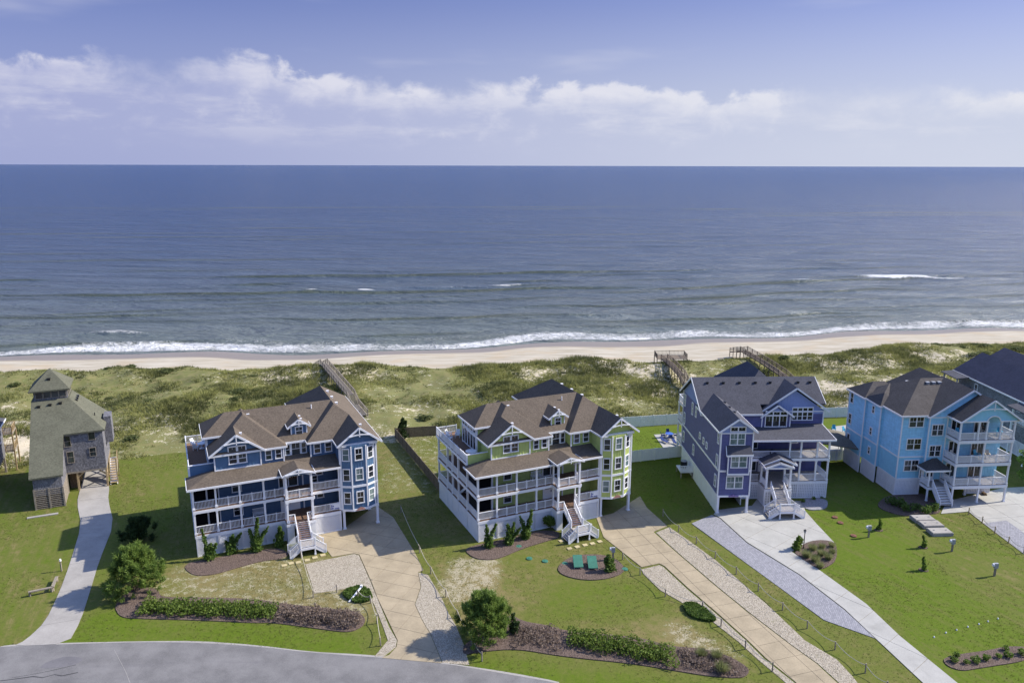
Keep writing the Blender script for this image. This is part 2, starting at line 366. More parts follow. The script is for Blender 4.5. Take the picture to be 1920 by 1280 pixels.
L['bed_h3_island'] = [(34.3, 86.42), (37.2, 89.06), (39.22, 89.53), (40.6, 88.85), (39.56, 85.79), (38.31, 83.67), (35.92, 81.96), (35.04, 84.17)]
L['bed_h3_front'] = [(40.43, 101.31), (43.33, 102.41), (44.65, 101.34), (43.25, 98.39), (40.34, 98.03)]
L['bed_right'] = [(41.21, 65.36), (42.7, 66.04), (46.36, 66.75), (48.65, 67.46), (51.01, 67.35), (49.66, 65.28), (44.06, 64.05), (42.17, 63.61), (41.16, 64.25)]
L['drive_h4'] = [(58.25, 97.14), (61.21, 101.09), (71.97, 105.76), (76.67, 106.37), (62.36, 84.53), (62.32, 94.13), (62.41, 97.83)]
L['paver_h4'] = [(62.41, 94.28), (65.87, 95.09), (65.93, 89.97), (62.45, 84.66)]
L['bed_h4'] = [(50.25, 99.28), (53.4, 102.83), (58.74, 104.35), (59.8, 101.97), (58.63, 97.31), (55.61, 96.8), (52.48, 96.29)]
L['fence_h4'] = [(61.93, 97.0), (62.13, 94.28), (62.07, 91.4), (62.23, 88.82), (62.44, 86.22)]
L['stones_h1'] = [(-27.54, 84.7), (-26.72, 82.8), (-26.04, 83.33), (-25.25, 83.53), (-24.33, 84.07), (-23.58, 84.69), (-22.77, 85.31)]
L['stones_h2'] = [(6.25, 89.08), (7.15, 87.1), (8.13, 87.54), (9.15, 88.01), (10.1, 88.41), (11.07, 88.96)]
L['junipers_h1'] = [(-36.12, 84.27), (-34.26, 85.84), (-31.03, 86.26), (-30.39, 87.34)]
L['junipers_h2'] = [(-2.7, 87.35), (-1.39, 87.91), (-0.27, 88.19), (1.75, 89.61), (2.77, 89.9)]
L['shrub_round'] = [(-28.59, 87.49), (5.41, 92.73)]
L['pines'] = [(-41.96, 76.68), (-2.82, 67.81), (-47.26, 88.63)]
L['pine_small'] = [(0.24, 69.61), (11.36, 81.77)]
L['lids_green'] = [(0.92, 87.6), (2.14, 84.63), (4.0, 84.01), (6.34, 83.43), (13.26, 82.17)]
L['lids_brown'] = [(43.4, 95.97), (43.46, 94.33), (43.62, 90.66)]
L['tanks'] = [(54.73, 95.17), (54.93, 93.46), (54.97, 91.4)]
L['boxes_green'] = [(7.83, 82.95), (9.5, 82.73)]
L['pedestals'] = [(45.38, 90.35), (53.96, 86.7), (55.66, 80.92), (12.15, 84.45)]
L['saplings'] = [(47.58, 92.3), (50.95, 87.69), (48.16, 82.19)]
L['white_dots'] = [(42.36, 68.97), (43.95, 69.7), (45.31, 70.2), (46.77, 70.75), (48.19, 71.24), (49.41, 71.72), (50.76, 72.23)]
L['grass_island'] = [(36.96, 86.87), (38.24, 87.25), (39.65, 87.63), (35.54, 85.05), (37.44, 85.42), (39.02, 85.97), (36.19, 84.0), (37.97, 84.54), (36.18, 82.64)]
L['lamp_h3'] = [(37.14, 89.13), (35.9, 87.29)]
L['bed_right_plants'] = [(42.14, 64.92), (42.78, 65.81), (43.17, 64.7), (44.13, 64.92), (45.36, 65.26), (46.79, 65.6), (47.78, 65.72), (49.26, 66.07), (48.14, 66.75)]
L['bed_h4_plants'] = [(53.58, 99.3), (54.02, 97.95), (55.37, 98.46), (56.23, 97.3), (57.77, 98.14), (52.88, 100.16)]
L['bed_h3_plants'] = [(39.24, 100.07), (40.77, 100.61), (42.61, 101.5), (43.95, 101.87), (38.54, 99.55)]
L['bench_l'] = [(-52.59, 75.99), (-50.55, 77.0), (-51.36, 79.24)]
L['lamp_h0'] = [(-52.12, 81.42)]
L['tufts_h2bed'] = [(18.22, 65.7), (19.61, 65.38), (19.62, 63.41)]
L['wood_fence'] = [(-20.08, 126.13), (-10.4, 103.91)]
L['wood_fence_back'] = [(-20.15, 126.67), (-12.98, 127.81)]
L['evergreen'] = [(-19.14, 126.68)]
L['vinyl_back'] = [(16.29, 131.68), (31.78, 134.74)]
L['vinyl_front'] = [(18.84, 115.39), (26.04, 117.5)]
L['vinyl_back2'] = [(57.83, 137.7), (64.74, 138.7)]
L['vinyl_front2'] = [(49.74, 115.83), (54.16, 117.24)]
L['patio_h3'] = [(24.88, 128.37), (32.05, 129.53), (30.42, 122.37), (25.32, 121.84)]
L['table_set'] = [(27.26, 128.11)]
L['patio_h4'] = [(52.11, 120.06), (57.88, 132.87), (62.87, 134.39), (56.9, 120.59)]
L['grill'] = [(54.9, 121.31)]
L['ac'] = [(25.07, 111.5)]

# ------------------------------------------------------------------ terrain
SEA = -3.5
def y_yard(x): return np.interp(x, [-400,-79,-61,-55,-38,-22,-10.5,24,60,90,400], [100,112,116.5,119,122,125,129,136,140,136,150])
def y_shore(x): return np.interp(x, [-2500,-400,-136,-68,0,77,157,420,2500], [130,185,199,201,211,226,237.5,268,420]) + 2.2*np.sin(np.asarray(x)/17.0+.6) + 1.3*np.sin(np.asarray(x)/7.3)
def y_crest(x): return y_shore(x) - np.interp(x, [-80, 10], [38, 45]) - 3*np.sin(np.asarray(x)/23.0)
def ground_z(x, y):
    x = np.asarray(x, float); y = np.asarray(y, float)
    yb, yc, ys = y_yard(x), y_crest(x), y_shore(x)
    z = .10*(fbm(x, y, 26, 3)-.5)*sstep(y, 60, 75)*(1-sstep(y, yb-3, yb))
    u = np.clip((y-yb)/np.maximum(yc-yb, 5), 0, 1.2)
    hump = 2.5*fbm(x+300, y, 24, 4) + 1.5*fbm(x, y+80, 8, 3) - 1.2
    crest = 1.5*np.exp(-((u-.97)/.16)**2) + 1.0*np.exp(-((u-.55)/.16)**2)*fbm(x, y*0, 30, 2)*1.6
    z = z + sstep(u, 0.0, .12)*(1.0*(fbm(x+17, y-5, 4.2, 3)-.5))
    z = z + sstep(u, 0.0, .22)*(hump*.95) + crest*(.55+.8*fbm(x, y*.3, 21, 3))
    # seaward face and beach
    t = (y-(yc+1))/np.maximum(ys-yc-1, 5)
    face = sstep(t, .02, .34)
    beach = -.75 - 2.75*np.clip((t-.30)/.70, 0, 1)**1.25 + .16*(fbm(x, y, 14, 3)-.5)
    z = np.where(t > 0, z*(1-face)+beach*face, z)
    z = np.where(y > ys, SEA - .06*(y-ys), z)
    return np.maximum(z, -9)

def grid_axis(parts):
    a = [np.arange(p, q, s) for p, q, s in parts] + [np.array([parts[-1][1]])]
    return np.concatenate(a)
def make_grid(xs, ys):
    X, Y = np.meshgrid(xs, ys); n, m = X.shape
    i = np.arange(n*m).reshape(n, m)
    F = np.stack([i[:-1,:-1], i[:-1,1:], i[1:,1:], i[1:,:-1]], -1).reshape(-1, 4)
    return X.ravel(), Y.ravel(), F

def _ground(g, b):
    p = gpos(g); x, y, z = g.sep(p)
    n1 = g.noise(p, .11, 4, .6); n2 = g.noise(p, .9, 4, .65); n3 = g.noise(p, 6.0, 3, .7); n4 = g.noise(p, 22.0, 2, .6)
    gr = g.attr('a_green'); bare = g.attr('a_bare'); dune = g.attr('a_dune'); beach = g.attr('a_beach'); wet = g.attr('a_wet'); stripe = g.attr('a_stripe')
    k = g.math('ADD', gr, g.math('ADD', g.math('MULTIPLY', g.math('SUBTRACT', n2, .5), .95), g.math('MULTIPLY', g.math('SUBTRACT', n1, .5), .8)))
    mow = g.noise(g.comb(g.math('ADD', g.math('MULTIPLY', x, .94), g.math('MULTIPLY', y, .34)), g.math('MULTIPLY', g.math('SUBTRACT', g.math('MULTIPLY', x, .34), g.math('MULTIPLY', y, .94)), .07), 0.0), 1.6, 4, .65)
    k = g.math('ADD', k, g.math('MULTIPLY', g.math('SUBTRACT', mow, .5), g.math('ADD', .35, g.math('MULTIPLY', stripe, .95))))
    sw = g.math('SINE', g.math('MULTIPLY', g.math('ADD', g.math('MULTIPLY', x, .74), g.math('ADD', g.math('MULTIPLY', y, .67), g.math('MULTIPLY', n1, 3.0))), 3.4))
    k = g.math('ADD', k, g.math('MULTIPLY', sw, g.math('MULTIPLY', stripe, .10)))
    k = g.math('ADD', k, g.math('MULTIPLY', g.math('SUBTRACT', n4, .5), .7))
    lawn = g.mix(g.ss(k, .02, .50), rgb(.205, .165, .070), rgb(.120, .135, .027))
    lawn = g.mix(g.ss(k, .46, 1.0), lawn, rgb(.094, .140, .010))
    lawn = g.mix(g.math('MULTIPLY', g.ss(n3, .46, .72), .40), lawn, rgb(.06, .075, .020))
    n6 = g.noise(p, 2.3, 5, .72); lawn = g.mix(g.math('MULTIPLY', g.ss(n6, .52, .70), .36), lawn, rgb(.165, .148, .052))
    lawn = g.mix(g.math('MULTIPLY', g.ss(n6, .50, .36), .30), lawn, rgb(.052, .080, .012))
    sandl = g.mix(n3, rgb(.27, .23, .14), rgb(.44, .39, .28))
    bk = g.math('ADD', g.math('MULTIPLY', n2, .55), g.math('MULTIPLY', n3, .45))
    thr = g.math('SUBTRACT', .80, g.math('MULTIPLY', bare, .40))
    lawn = g.mix(g.ss(bk, thr, g.math('ADD', thr, .14)), lawn, sandl)
    # dune: sand under grass litter
    dsand = g.mix(n3, rgb(.40, .34, .235), rgb(.62, .545, .41))
    dgr = g.mix(g.ss(n2, .3, .7), rgb(.20, .18, .078), rgb(.135, .15, .046))
    dk = g.math('ADD', g.math('ADD', g.math('MULTIPLY', n2, .42), g.math('MULTIPLY', n3, .30)), g.math('MULTIPLY', n1, .28))
    dth = g.math('SUBTRACT', .575, g.math('MULTIPLY', bare, .16))
    dcol = g.mix(g.ss(dk, dth, g.math('ADD', dth, .06)), dgr, dsand)
    # beach
    bs = g.noise(g.comb(g.math('MULTIPLY', x, .10), g.math('MULTIPLY', y, .9), 0.0), 1.0, 5, .6)
    bcol = g.mix(g.ss(bs, .35, .68), rgb(.34, .295, .215), rgb(.50, .455, .365))
    bcol = g.mix(g.math('MULTIPLY', g.ss(n1, .5, .68), .45), bcol, rgb(.42, .32, .20))
    bcol = g.mix(g.math('MULTIPLY', wet, 1.0), bcol, rgb(.225, .188, .152))
    c = g.mix(g.ss(g.math('ADD', dune, g.math('MULTIPLY', g.math('SUBTRACT', n2, .5), .6)), .35, .65), lawn, dcol)
    c = g.mix(g.ss(g.math('ADD', beach, g.math('MULTIPLY', g.math('SUBTRACT', n2, .5), .5)), .4, .6), c, bcol)
    setc(g, b, c)
    rg = g.math('SUBTRACT', .95, g.math('MULTIPLY', wet, .65)); g.put(b.inputs['Roughness'], rg)
    hgt = g.math('ADD', g.math('MULTIPLY', n3, .5), g.math('MULTIPLY', n4, .5))
    hgt = g.math('MULTIPLY', hgt, g.math('SUBTRACT', 1.0, g.math('MULTIPLY', beach, .8)))
    g.put(b.inputs['Normal'], g.bump(hgt, .5, .07))
M_GROUND = mat('ground_surface', _ground, .95, .12)

def build_ground():
    xs = grid_axis([(-2600,-400,110),(-400,-150,12),(-150,-92,1.6),(-92,100,.62),(100,160,1.3),(160,420,12),(420,2600,110)])
    ys = grid_axis([(-600,-20,60),(-20,50,8),(50,140,.62),(140,205,.75),(205,250,1.2),(250,300,5),(300,480,30)])
    X, Y, F = make_grid(xs, ys); Z = ground_z(X, Y)
    yb, yc, ysh = y_yard(X), y_crest(X), y_shore(X)
    n = fbm(X, Y, 9, 3)
    dune = sstep(Y-yb+6*(n-.5), -1.2, 1.2)
    # paved, fenced back gardens of the right-hand houses stay lawn
    for P in ([(15.5,115),(33,117),(33,134.4),(15.5,131)], [(48,115),(66,117),(66,138.5),(48,137)]):
        dune = np.where(inpoly(X, Y, P), 0, dune)
    beach = sstep(Y, yc+5+3*(n-.5), yc+9+3*(n-.5))
    wet = sstep(Y, ysh-12.5+7*(fbm(X, Y*0, 20, 2)-.5), ysh-9.0+7*(fbm(X, Y*0, 20, 2)-.5))
    green = np.full(X.shape, .45); bare = np.full(X.shape, .12); stripe = np.zeros(X.shape)
    def zone(P, gv=None, bv=None, sv=None, soft=1.0):
        m = inpoly(X+1.2*soft*(n-.5), Y+1.2*soft*(fbm(X+50, Y, 6, 2)-.5), P)
        if gv is not None: green[m] = gv
        if bv is not None: bare[m] = bv
        if sv is not None: stripe[m] = sv
    zone([(-110,66),(-44,66),(-50,84),(-60,100),(-66,118),(-110,118)], .50, .02, .8)
    zone([(-60,92),(-46,78),(-39,84),(-44,100),(-54,122),(-66,118)], .50, .05, .5)
    zone([(-44,68),(-38,76),(-14,78),(-13,73),(-38,73),(-27,84),(-38.5,84.5)], .22, .75)
    zone([(-43,73),(-24,72.5),(-14,70),(-10,80),(-22,86),(-40,83)], .20, .80)
    zone([(-46,66),(-43.4,74),(-38,71.6),(-26,71),(-16,69.3),(-13,66),(-13,60),(-46,62)], .88, .0)
    zone([(-22,88),(-12,90),(-4,88.5),(-12,106),(-22,125),(-30,122)], .30, .50)
    zone([(-20,104),(-11,104),(-12,112),(-24,114)], .62, .25)
    zone([(-11,88),(-6,70),(3,71),(24,63),(14,82),(11,90),(-4,86)], .34, .42)
    zone([(3,72.5),(16,72),(16,79),(12,80),(4,82)], .62, .05, soft=3)
    zone([(-9.5,76),(-2,72),(-1,86),(-7,85)], .20, .95)
    zone([(16,73),(23,66),(22,64),(15,68)], .20, .9)
    zone([(-4,66),(22,61),(24,50),(-4,50)], .84, .0)
    zone([(-20,104),(-9,103),(-11,128),(-20,126.5)], .36, .75)
    zone([(18,96),(26.5,96),(27,118),(18,116)], .75, .02)
    zone([(15.5,115.5),(33,117),(33,134),(15.5,131)], 1.0, .0, .3)
    zone([(22,93),(36,69),(37,60),(34,60),(20,96)], .40, .10)
    zone([(24,95),(33,72),(37,69.5),(32,80)], .62, .0)
    zone([(40,99),(44,103),(54,104),(53,80),(58,60),(38,60),(40,70),(34,85)], .86, .0, 1.0)
    zone([(53.5,103),(62,98),(62,84),(70,84),(60,60),(52,72),(49.5,86)], .55, .03, .9)
    zone([(48,115),(66,117),(66,138),(48,137)], .9, .0)
    zone([(43.5,102),(54,104),(54,117),(45,116)], .72, .02)
    patch = sstep(fbm(X+900, Y, 20, 3), .50, .66)
    n2, m2 = len(ys), len(xs)
    def blur(a, k=3):
        a = a.reshape(n2, m2)
        for _ in range(k):
            b = a.copy(); b[1:-1,1:-1] = (a[1:-1,1:-1]*2+a[:-2,1:-1]+a[2:,1:-1]+a[1:-1,:-2]+a[1:-1,2:])/6; a = b
        return a.ravel()
    green = blur(green, 5); bare = blur(bare, 4); stripe = blur(stripe, 4)
    bare = np.where(dune > .5, .07+.60*patch+.25*np.exp(-((Y-yb-9)/9)**2), bare)
    me = np_mesh('ground', np.stack([X, Y, Z], -1), F, M_GROUND, True,
                 dict(a_green=green, a_bare=bare, a_dune=dune, a_beach=beach, a_wet=wet, a_stripe=stripe))
    tag(link(bpy.data.objects.new('ground', me)), kind='structure')
build_ground()

# ------------------------------------------------------------------ the sea
def _sea(g, b):
    p = gpos(g); x, y, z = g.sep(p)
    foam = g.attr('a_foam'); sh = g.attr('a_shallow'); up = g.attr('a_face')
    c1 = g.noise(g.comb(g.math('MULTIPLY', x, .30), y, 0.0), .42, 4, .6, .4)
    c2 = g.noise(g.comb(g.math('MULTIPLY', x, .42), y, 0.0), 1.5, 3, .6)
    c3 = g.noise(g.comb(g.math('MULTIPLY', x, .10), g.math('MULTIPLY', y, .38), 0.0), .16, 4, .55)
    big = g.noise(g.comb(g.math('MULTIPLY', x, .02), g.math('MULTIPLY', y, .1), 0.0), .1, 3, .5)
    deep = g.mix(big, rgb(.006, .028, .088), rgb(.013, .042, .108))
    col = g.mix(sh, deep, rgb(.145, .168, .142))
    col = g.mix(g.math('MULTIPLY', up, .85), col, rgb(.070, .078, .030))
    fn = g.math('ADD', g.math('MULTIPLY', g.noise(p, .55, 5, .68, .8), .62), g.math('MULTIPLY', g.noise(p, 2.2, 3, .6), .38))
    fm = g.ss(g.math('ADD', foam, g.math('SUBTRACT', g.math('MULTIPLY', fn, 1.9), 1.42)), .0, .50)
    col = g.mix(fm, col, rgb(.80, .80, .78))
    setc(g, b, col)
    g.put(b.inputs['Roughness'], g.math('ADD', .24, g.math('MULTIPLY', fm, .6)))
    b.inputs['IOR'].default_value = 1.33
    ch = g.noise(g.comb(g.math('MULTIPLY', g.math('ADD', x, g.math('MULTIPLY', y, .25)), .36), y, 0.0), .075, 7, .66, .3)
    h = g.math('ADD', g.math('ADD', g.math('MULTIPLY', c1, .7), g.math('MULTIPLY', c2, .18)), g.math('ADD', g.math('MULTIPLY', ch, 9.0), g.math('MULTIPLY', c3, 2.0)))
    h = g.math('ADD', h, g.math('MULTIPLY', g.math('MULTIPLY', fm, fn), .8))
    g.put(b.inputs['Normal'], g.bump(h, 1.0, 1.0))
M_SEA = mat('sea_water', _sea, .2, .48)

def build_sea():
    d = np.concatenate([np.arange(-9, 60, .55), np.arange(60, 170, .9), 170*1.022**np.arange(0, 150)])
    d = np.concatenate([d[d < 3500], [4500, 7000, 12000, 22000, 40000]])
    s = np.concatenate([np.arange(-1.6, -1.0, .03), np.arange(-1.0, 1.0, .0055), np.arange(1.0, 1.62, .03)])
    S, D = np.meshgrid(s, d)
    half = 150 + 1.0*np.maximum(D, 0); X = S*half
    YS = y_shore(X); blend = np.exp(-np.maximum(D, 0)/260.0)
    straight = 211 + .10*X
    Y = YS*blend + straight*(1-blend) + D
    n, m = X.shape; X = X.ravel(); Y = Y.ravel(); D = D.ravel(); S = S.ravel()
    warp = 7*(fbm(X, D*.4, 70, 3)-.5)
    Z = np.zeros_like(X); face = np.zeros_like(X); foam = np.zeros_like(X)
    def swell(d0, amp, wd, tilt=0.0, mod=80, seed=0, floor=.15, xr=None):
        nonlocal Z, face
        a = np.clip((fbm(X+seed*113.0, D*0+seed*7, mod, 2)-.38)*3.2, floor, 1.25)
        if xr is not None: a = np.maximum(a*.5, sstep(X, xr[0]-30, xr[0]+10)*(1-sstep(X, xr[1]-10, xr[1]+40)))
        q = D - (d0 + tilt*X + warp)
        Z = Z + amp*a*np.exp(-(q/np.where(q < 0, wd*.75, wd*1.6))**2)
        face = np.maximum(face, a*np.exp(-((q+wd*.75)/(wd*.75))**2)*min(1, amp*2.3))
    swell(13, .45, 1.6, seed=1); swell(30, .32, 1.8, .012, seed=2); swell(44, .30, 1.8, -.015, seed=3)
    swell(58, .36, 2.0, .02, seed=4); swell(74, .34, 2.2, -.02, seed=5); swell(99, .62, 2.3, .0, seed=6, xr=(-170, 40))
    swell(119, .40, 2.6, .03, seed=7); swell(147, .66, 2.6, .0, seed=8, xr=(-120, 30)); swell(176, .4, 3.0, .03, seed=9)
    swell(84, .5, 2.3, .16, seed=14, xr=(60, 170)); swell(62, .5, 2.2, .13, seed=15, xr=(60, 150))
    for j in range(13): swell(20+13*j+rng.uniform(-5, 5), rng.uniform(.22, .40), rng.uniform(1.4, 2.2), rng.uniform(-.05, .09), 38, seed=40+j, floor=.0)
    for i in range(10, 26): swell(185+34*(i-9)+rng.uniform(-8, 8), .42, 3.6, rng.uniform(-.04, .04), 150, seed=i)
    # surf on the beach: broken white water with a scalloped edge
    e0 = 3.0*np.sin(X/21.0)+2.2*np.sin(X/9.1+1)+5.5*(fbm(X, X*0, 34, 3)-.5)
    band = sstep(D, .3+e0*.35, 2.2+e0*.35)*(1-sstep(D, 7.5+e0*.9, 15.5+e0*1.3))
    foam = np.maximum(foam, band*(.52+.50*fbm(X, D, 9, 3)))
    foam = np.maximum(foam, .52*sstep(D, 0, 4)*(1-sstep(D, 12, 26))*sstep(fbm(X+77, D*2.5, 26, 3), .45, .72))
    for (bx, by, rx, ry, k) in ((176,348,19,4.2,1.25),(170,351,13,3.6,1.2),(190,345,15,1.6,1.0),(125,337,9,2.6,.72),(-59,309.5,4.2,1.6,1.2),(-80,306,3.6,1.3,.95),(-2,321,10,3.2,.75),(-22,315,20,1.0,.62),(-118,226,15,2.4,.68)):
        q = np.exp(-(((X-bx)/rx)**2+((Y-by-1.5*np.sin(X/4.0))/ry)**2)**1.6)
        foam = np.maximum(foam, k*q); Z = Z + .5*q
    fade = sstep(D, -2, 6)
    # surface dies away in a thin sheet running up the sand
    run = np.clip(-(D-2)/10.0, 0, 1)
    Z = SEA + Z*fade + .05 + run*.25*(D < 2)
    Z = Z + .10*(fbm(X, D, 5, 2)-.5)*fade
    sh = np.exp(-np.maximum(D, 0)/110.0)*.75 + .25*np.exp(-np.maximum(D, 0)/420.0)
    i = np.arange(n*m).reshape(n, m)
    F = np.stack([i[:-1,:-1], i[:-1,1:], i[1:,1:], i[1:,:-1]], -1).reshape(-1, 4)
    me = np_mesh('sea', np.stack([X, Y, Z], -1), F, M_SEA, True, dict(a_foam=foam, a_shallow=sh, a_face=np.clip(face, 0, 1)))
    tag(link(bpy.data.objects.new('sea', me)), kind='structure')
build_sea()

# ------------------------------------------------------------------ paved ground
def _asphalt(g, b):
    p = gpos(g); x, y, z = g.sep(p); n = g.noise(p, .35, 4, .6); s = g.noise(p, 18, 3, .7)
    k = g.math('ADD', g.math('MULTIPLY', n, .5), g.math('MULTIPLY', s, .5))
    c = g.mix(g.ss(k, .36, .64), rgb(.130, .125, .122), rgb(.215, .207, .199))
    st = g.ss(g.noise(g.comb(g.math('MULTIPLY', x, .12), y, 0.0), .8, 4, .6), .58, .75)
    c = g.mix(g.math('MULTIPLY', st, .3), c, rgb(.12, .115, .12))
    setc(g, b, c); g.put(b.inputs['Normal'], g.bump(s, .3, .01))
M_ASPHALT = mat('asphalt', _asphalt, .9, .2)
def concrete(name, c, k=.12):
    def fn(g, b):
        p = gpos(g); x, y, z = g.sep(p); n = g.noise(p, .45, 5, .65); s = g.noise(p, 9, 3, .6)
        st = g.ss(g.noise(g.vmath('ADD', p, (40, 0, 0)), .22, 4, .6, .6), .55, .72)
        cc = g.mix(g.ss(g.math('ADD', g.math('MULTIPLY', n, .65), g.math('MULTIPLY', s, .35)), .3, .7), var(c, 1-k), var(c, 1+k))
        cc = g.mix(g.math('MULTIPLY', st, .4), cc, var(c, .60)); setc(g, b, cc)
        g.put(b.inputs['Normal'], g.bump(s, .2, .006))
    return mat(name, fn, .85, .2)
M_CONC = concrete('concrete_pale', (.37, .36, .325))
M_CONC_OLD = concrete('concrete_grey', (.325, .305, .275), .15)
M_TAN = concrete('concrete_tan', (.342, .282, .188), .17)
def _pave(g, b):
    p = gpos(g); rot = g.new('ShaderNodeVectorRotate', rotation_type='Z_AXIS'); g.put(rot.inputs['Vector'], p); rot.inputs['Angle'].default_value = R(-58)
    br = g.new('ShaderNodeTexBrick'); g.put(br.inputs['Vector'], rot.outputs[0]); br.inputs['Scale'].default_value = 1.0
    br.inputs['Brick Width'].default_value = .34; br.inputs['Row Height'].default_value = .17; br.inputs['Mortar Size'].default_value = .012
    br.inputs['Color1'].default_value = rgb(.215, .215, .235); br.inputs['Color2'].default_value = rgb(.33, .325, .345); br.inputs['Mortar'].default_value = rgb(.12, .12, .125)
    setc(g, b, g.mix(g.math('MULTIPLY', g.noise(p, .6, 4), .5), br.outputs[0], rgb(.25, .245, .26)))
    g.put(b.inputs['Normal'], g.bump(br.outputs['Fac'], -.4, .01))
M_PAVER = mat('grey_pavers', _pave, .8, .2)
def _shell(g, b):
    p = gpos(g); v = g.voro(p, 17.0, 'Color'); n = g.noise(p, .8, 4, .6); s = g.noise(p, 14, 3, .7)
    vv = g.sep(v)[0]
    c = g.mix(g.ss(vv, .15, .85), rgb(.225, .19, .138), rgb(.45, .40, .315))
    weed = g.ss(g.math('ADD', g.math('MULTIPLY', n, .6), g.math('MULTIPLY', s, .4)), .575, .66)
    c = g.mix(g.math('MULTIPLY', weed, .75), c, rgb(.155, .145, .065)); setc(g, b, c)
    g.put(b.inputs['Normal'], g.bump(g.voro(p, 17.0), .7, .02))
M_SHELL = mat('shell_gravel', _shell, .9, .15)
def _mulch(g, b):
    p = gpos(g); v = g.sep(g.voro(p, 12.0, 'Color'))[0]; n = g.noise(p, 1.4, 3)
    c = g.mix(v, rgb(.075, .055, .046), rgb(.20, .15, .125)); c = g.mix(g.math('MULTIPLY', n, .4), c, rgb(.12, .085, .065)); setc(g, b, c)
    g.put(b.inputs['Normal'], g.bump(g.voro(p, 12.0), .9, .06))
M_MULCH = mat('bark_mulch', _mulch, .95, .1)

M_TAR2 = concrete('road_patch', (.148, .142, .145), .15)
M_JOINT = concrete('dirty_joint', (.22, .185, .135), .2)
def smooth_poly(P, k=2):
    for _ in range(k):
        Q = []
        for i in range(len(P)):
            a, b = np.array(P[i]), np.array(P[(i+1) % len(P)]); Q += [tuple(a*.78+b*.22), tuple(a*.22+b*.78)]
        P = Q
    return P
def slab(name, P, z0, z1, m, kind='structure', parent=None):
    bm = bmesh.new(); vs = [bm.verts.new((p[0], p[1], z1)) for p in P]
    f = bm.faces.new(vs); f.normal_update()
    if f.normal.z < 0: f.normal_flip()
    r = bmesh.ops.extrude_face_region(bm, geom=[f])
    for v in [e for e in r['geom'] if isinstance(e, bmesh.types.BMVert)]: v.co.z = z0
    bmesh.ops.recalc_face_normals(bm, faces=bm.faces); bmesh.ops.triangulate(bm, faces=bm.faces)
    me = bpy.data.meshes.new(name); bm.to_mesh(me); bm.free(); me.materials.append(m)
    o = bpy.data.objects.new(name, me); link(o, parent)
    if kind and parent is None: o['kind'] = kind
    return o
def clip(P, n, c):
    """keep part of polygon with n.p <= c"""
    out = []
    for i in range(len(P)):
        a, b = P[i], P[(i+1) % len(P)]; da = n[0]*a[0]+n[1]*a[1]-c; db = n[0]*b[0]+n[1]*b[1]-c
        if da <= 0: out.append(a)
        if da*db < 0: t = da/(da-db); out.append((a[0]+t*(b[0]-a[0]), a[1]+t*(b[1]-a[1])))
    return out
def area(P): return .5*abs(sum(P[i][0]*P[(i+1)%len(P)][1]-P[(i+1)%len(P)][0]*P[i][1] for i in range(len(P))))
def slabs_of(parent_name, P, ang, step, m, z=.05, gap=.04):
    """a driveway: a base sheet with scored concrete slabs laid on it, each its own piece"""
    base = slab(parent_name, P, -.25, z-.02, M_JOINT)
    ca, sa = math.cos(R(ang)), math.sin(R(ang)); u = (ca, sa); v = (-sa, ca)
    cu = [p[0]*u[0]+p[1]*u[1] for p in P]; cv = [p[0]*v[0]+p[1]*v[1] for p in P]
    r2 = random.Random(3)
    for i in range(int((max(cu)-min(cu))//step[0])+1):
        for j in range(int((max(cv)-min(cv))//step[1])+1):
            a0 = min(cu)+i*step[0]+gap/2; b0 = min(cv)+j*step[1]+gap/2
            Q = clip(P, u, a0+step[0]-gap); Q = clip(Q, (-u[0],-u[1]), -a0) if len(Q) > 2 else Q
            Q = clip(Q, v, b0+step[1]-gap) if len(Q) > 2 else Q; Q = clip(Q, (-v[0],-v[1]), -b0) if len(Q) > 2 else Q
            if len(Q) > 2 and area(Q) > .12: slab('slab', Q, z-.03, z+r2.uniform(-.004, .004), m, None, base)
    return base

RE = L['road_edge']
ROAD = [(-140,60.5),(-90,63.5),(-66,65.6)] + RE + [(10,59.4),(18,54.5),(25,47.5),(30,39),(32,28),(20,20),(-10,26),(-60,38),(-140,42)]
slab('road', smooth_poly(ROAD, 1), -.3, .03, M_ASPHALT)
slab('road_shoulder', smooth_poly([(p[0], p[1]-.10) for p in RE] + [(p[0], p[1]+.22+.1*math.sin(i*2.1)) for i, p in enumerate(RE[::-1])], 1), -.2, .024, M_CONC_OLD)
M_TAR = plain('tar_seal', (.05, .048, .05), .7, .2)
def ribbon(name, pts, w, z, m, road):
    P = [Vector((p[0], p[1], 0)) for p in pts]; a = []; b = []
    for i, p in enumerate(P):
        d = (P[min(i+1, len(P)-1)]-P[max(i-1, 0)]).normalized(); s = Vector((-d.y, d.x, 0)); k = w*(.6+.5*math.sin(i*2.3)**2); a.append((p+s*k).to_tuple()[:2]); b.append((p-s*k).to_tuple()[:2])
    slab(name, a+b[::-1], z-.006, z, m, None, road)
road_o = bpy.data.objects['road']
ribbon('crack_seal', [(-47.9,61.6),(-45.6,62.1),(-44.0,62.5),(-43.0,62.35),(-42.2,62.8),(-41.4,62.6),(-40.2,63.1)], .06, .037, M_TAR, road_o)
ribbon('crack_seal', [(-45.8,62.3),(-43.4,63.1),(-41.0,64.2)], .025, .037, M_TAR, road_o)
ribbon('crack_seal', [(-38.6,66.6),(-35.8,63.2),(-33.9,60.6),(-31.0,57.5)], .02, .037, M_CONC_OLD, road_o)
slab('road_patch', smooth_poly([(-44.2,63.6),(-41.2,64.0),(-40.6,65.2),(-42.6,65.6),(-44.0,64.7)], 1), .02, .0355, M_TAR2, None, road_o)
slabs_of('driveway', smooth_poly(L['drive_h0'], 1), -70, (6.5, 14), M_CONC_OLD)
slabs_of('driveway', L['drive_h1'], -20, (2.45, 2.45), M_TAN, .05)
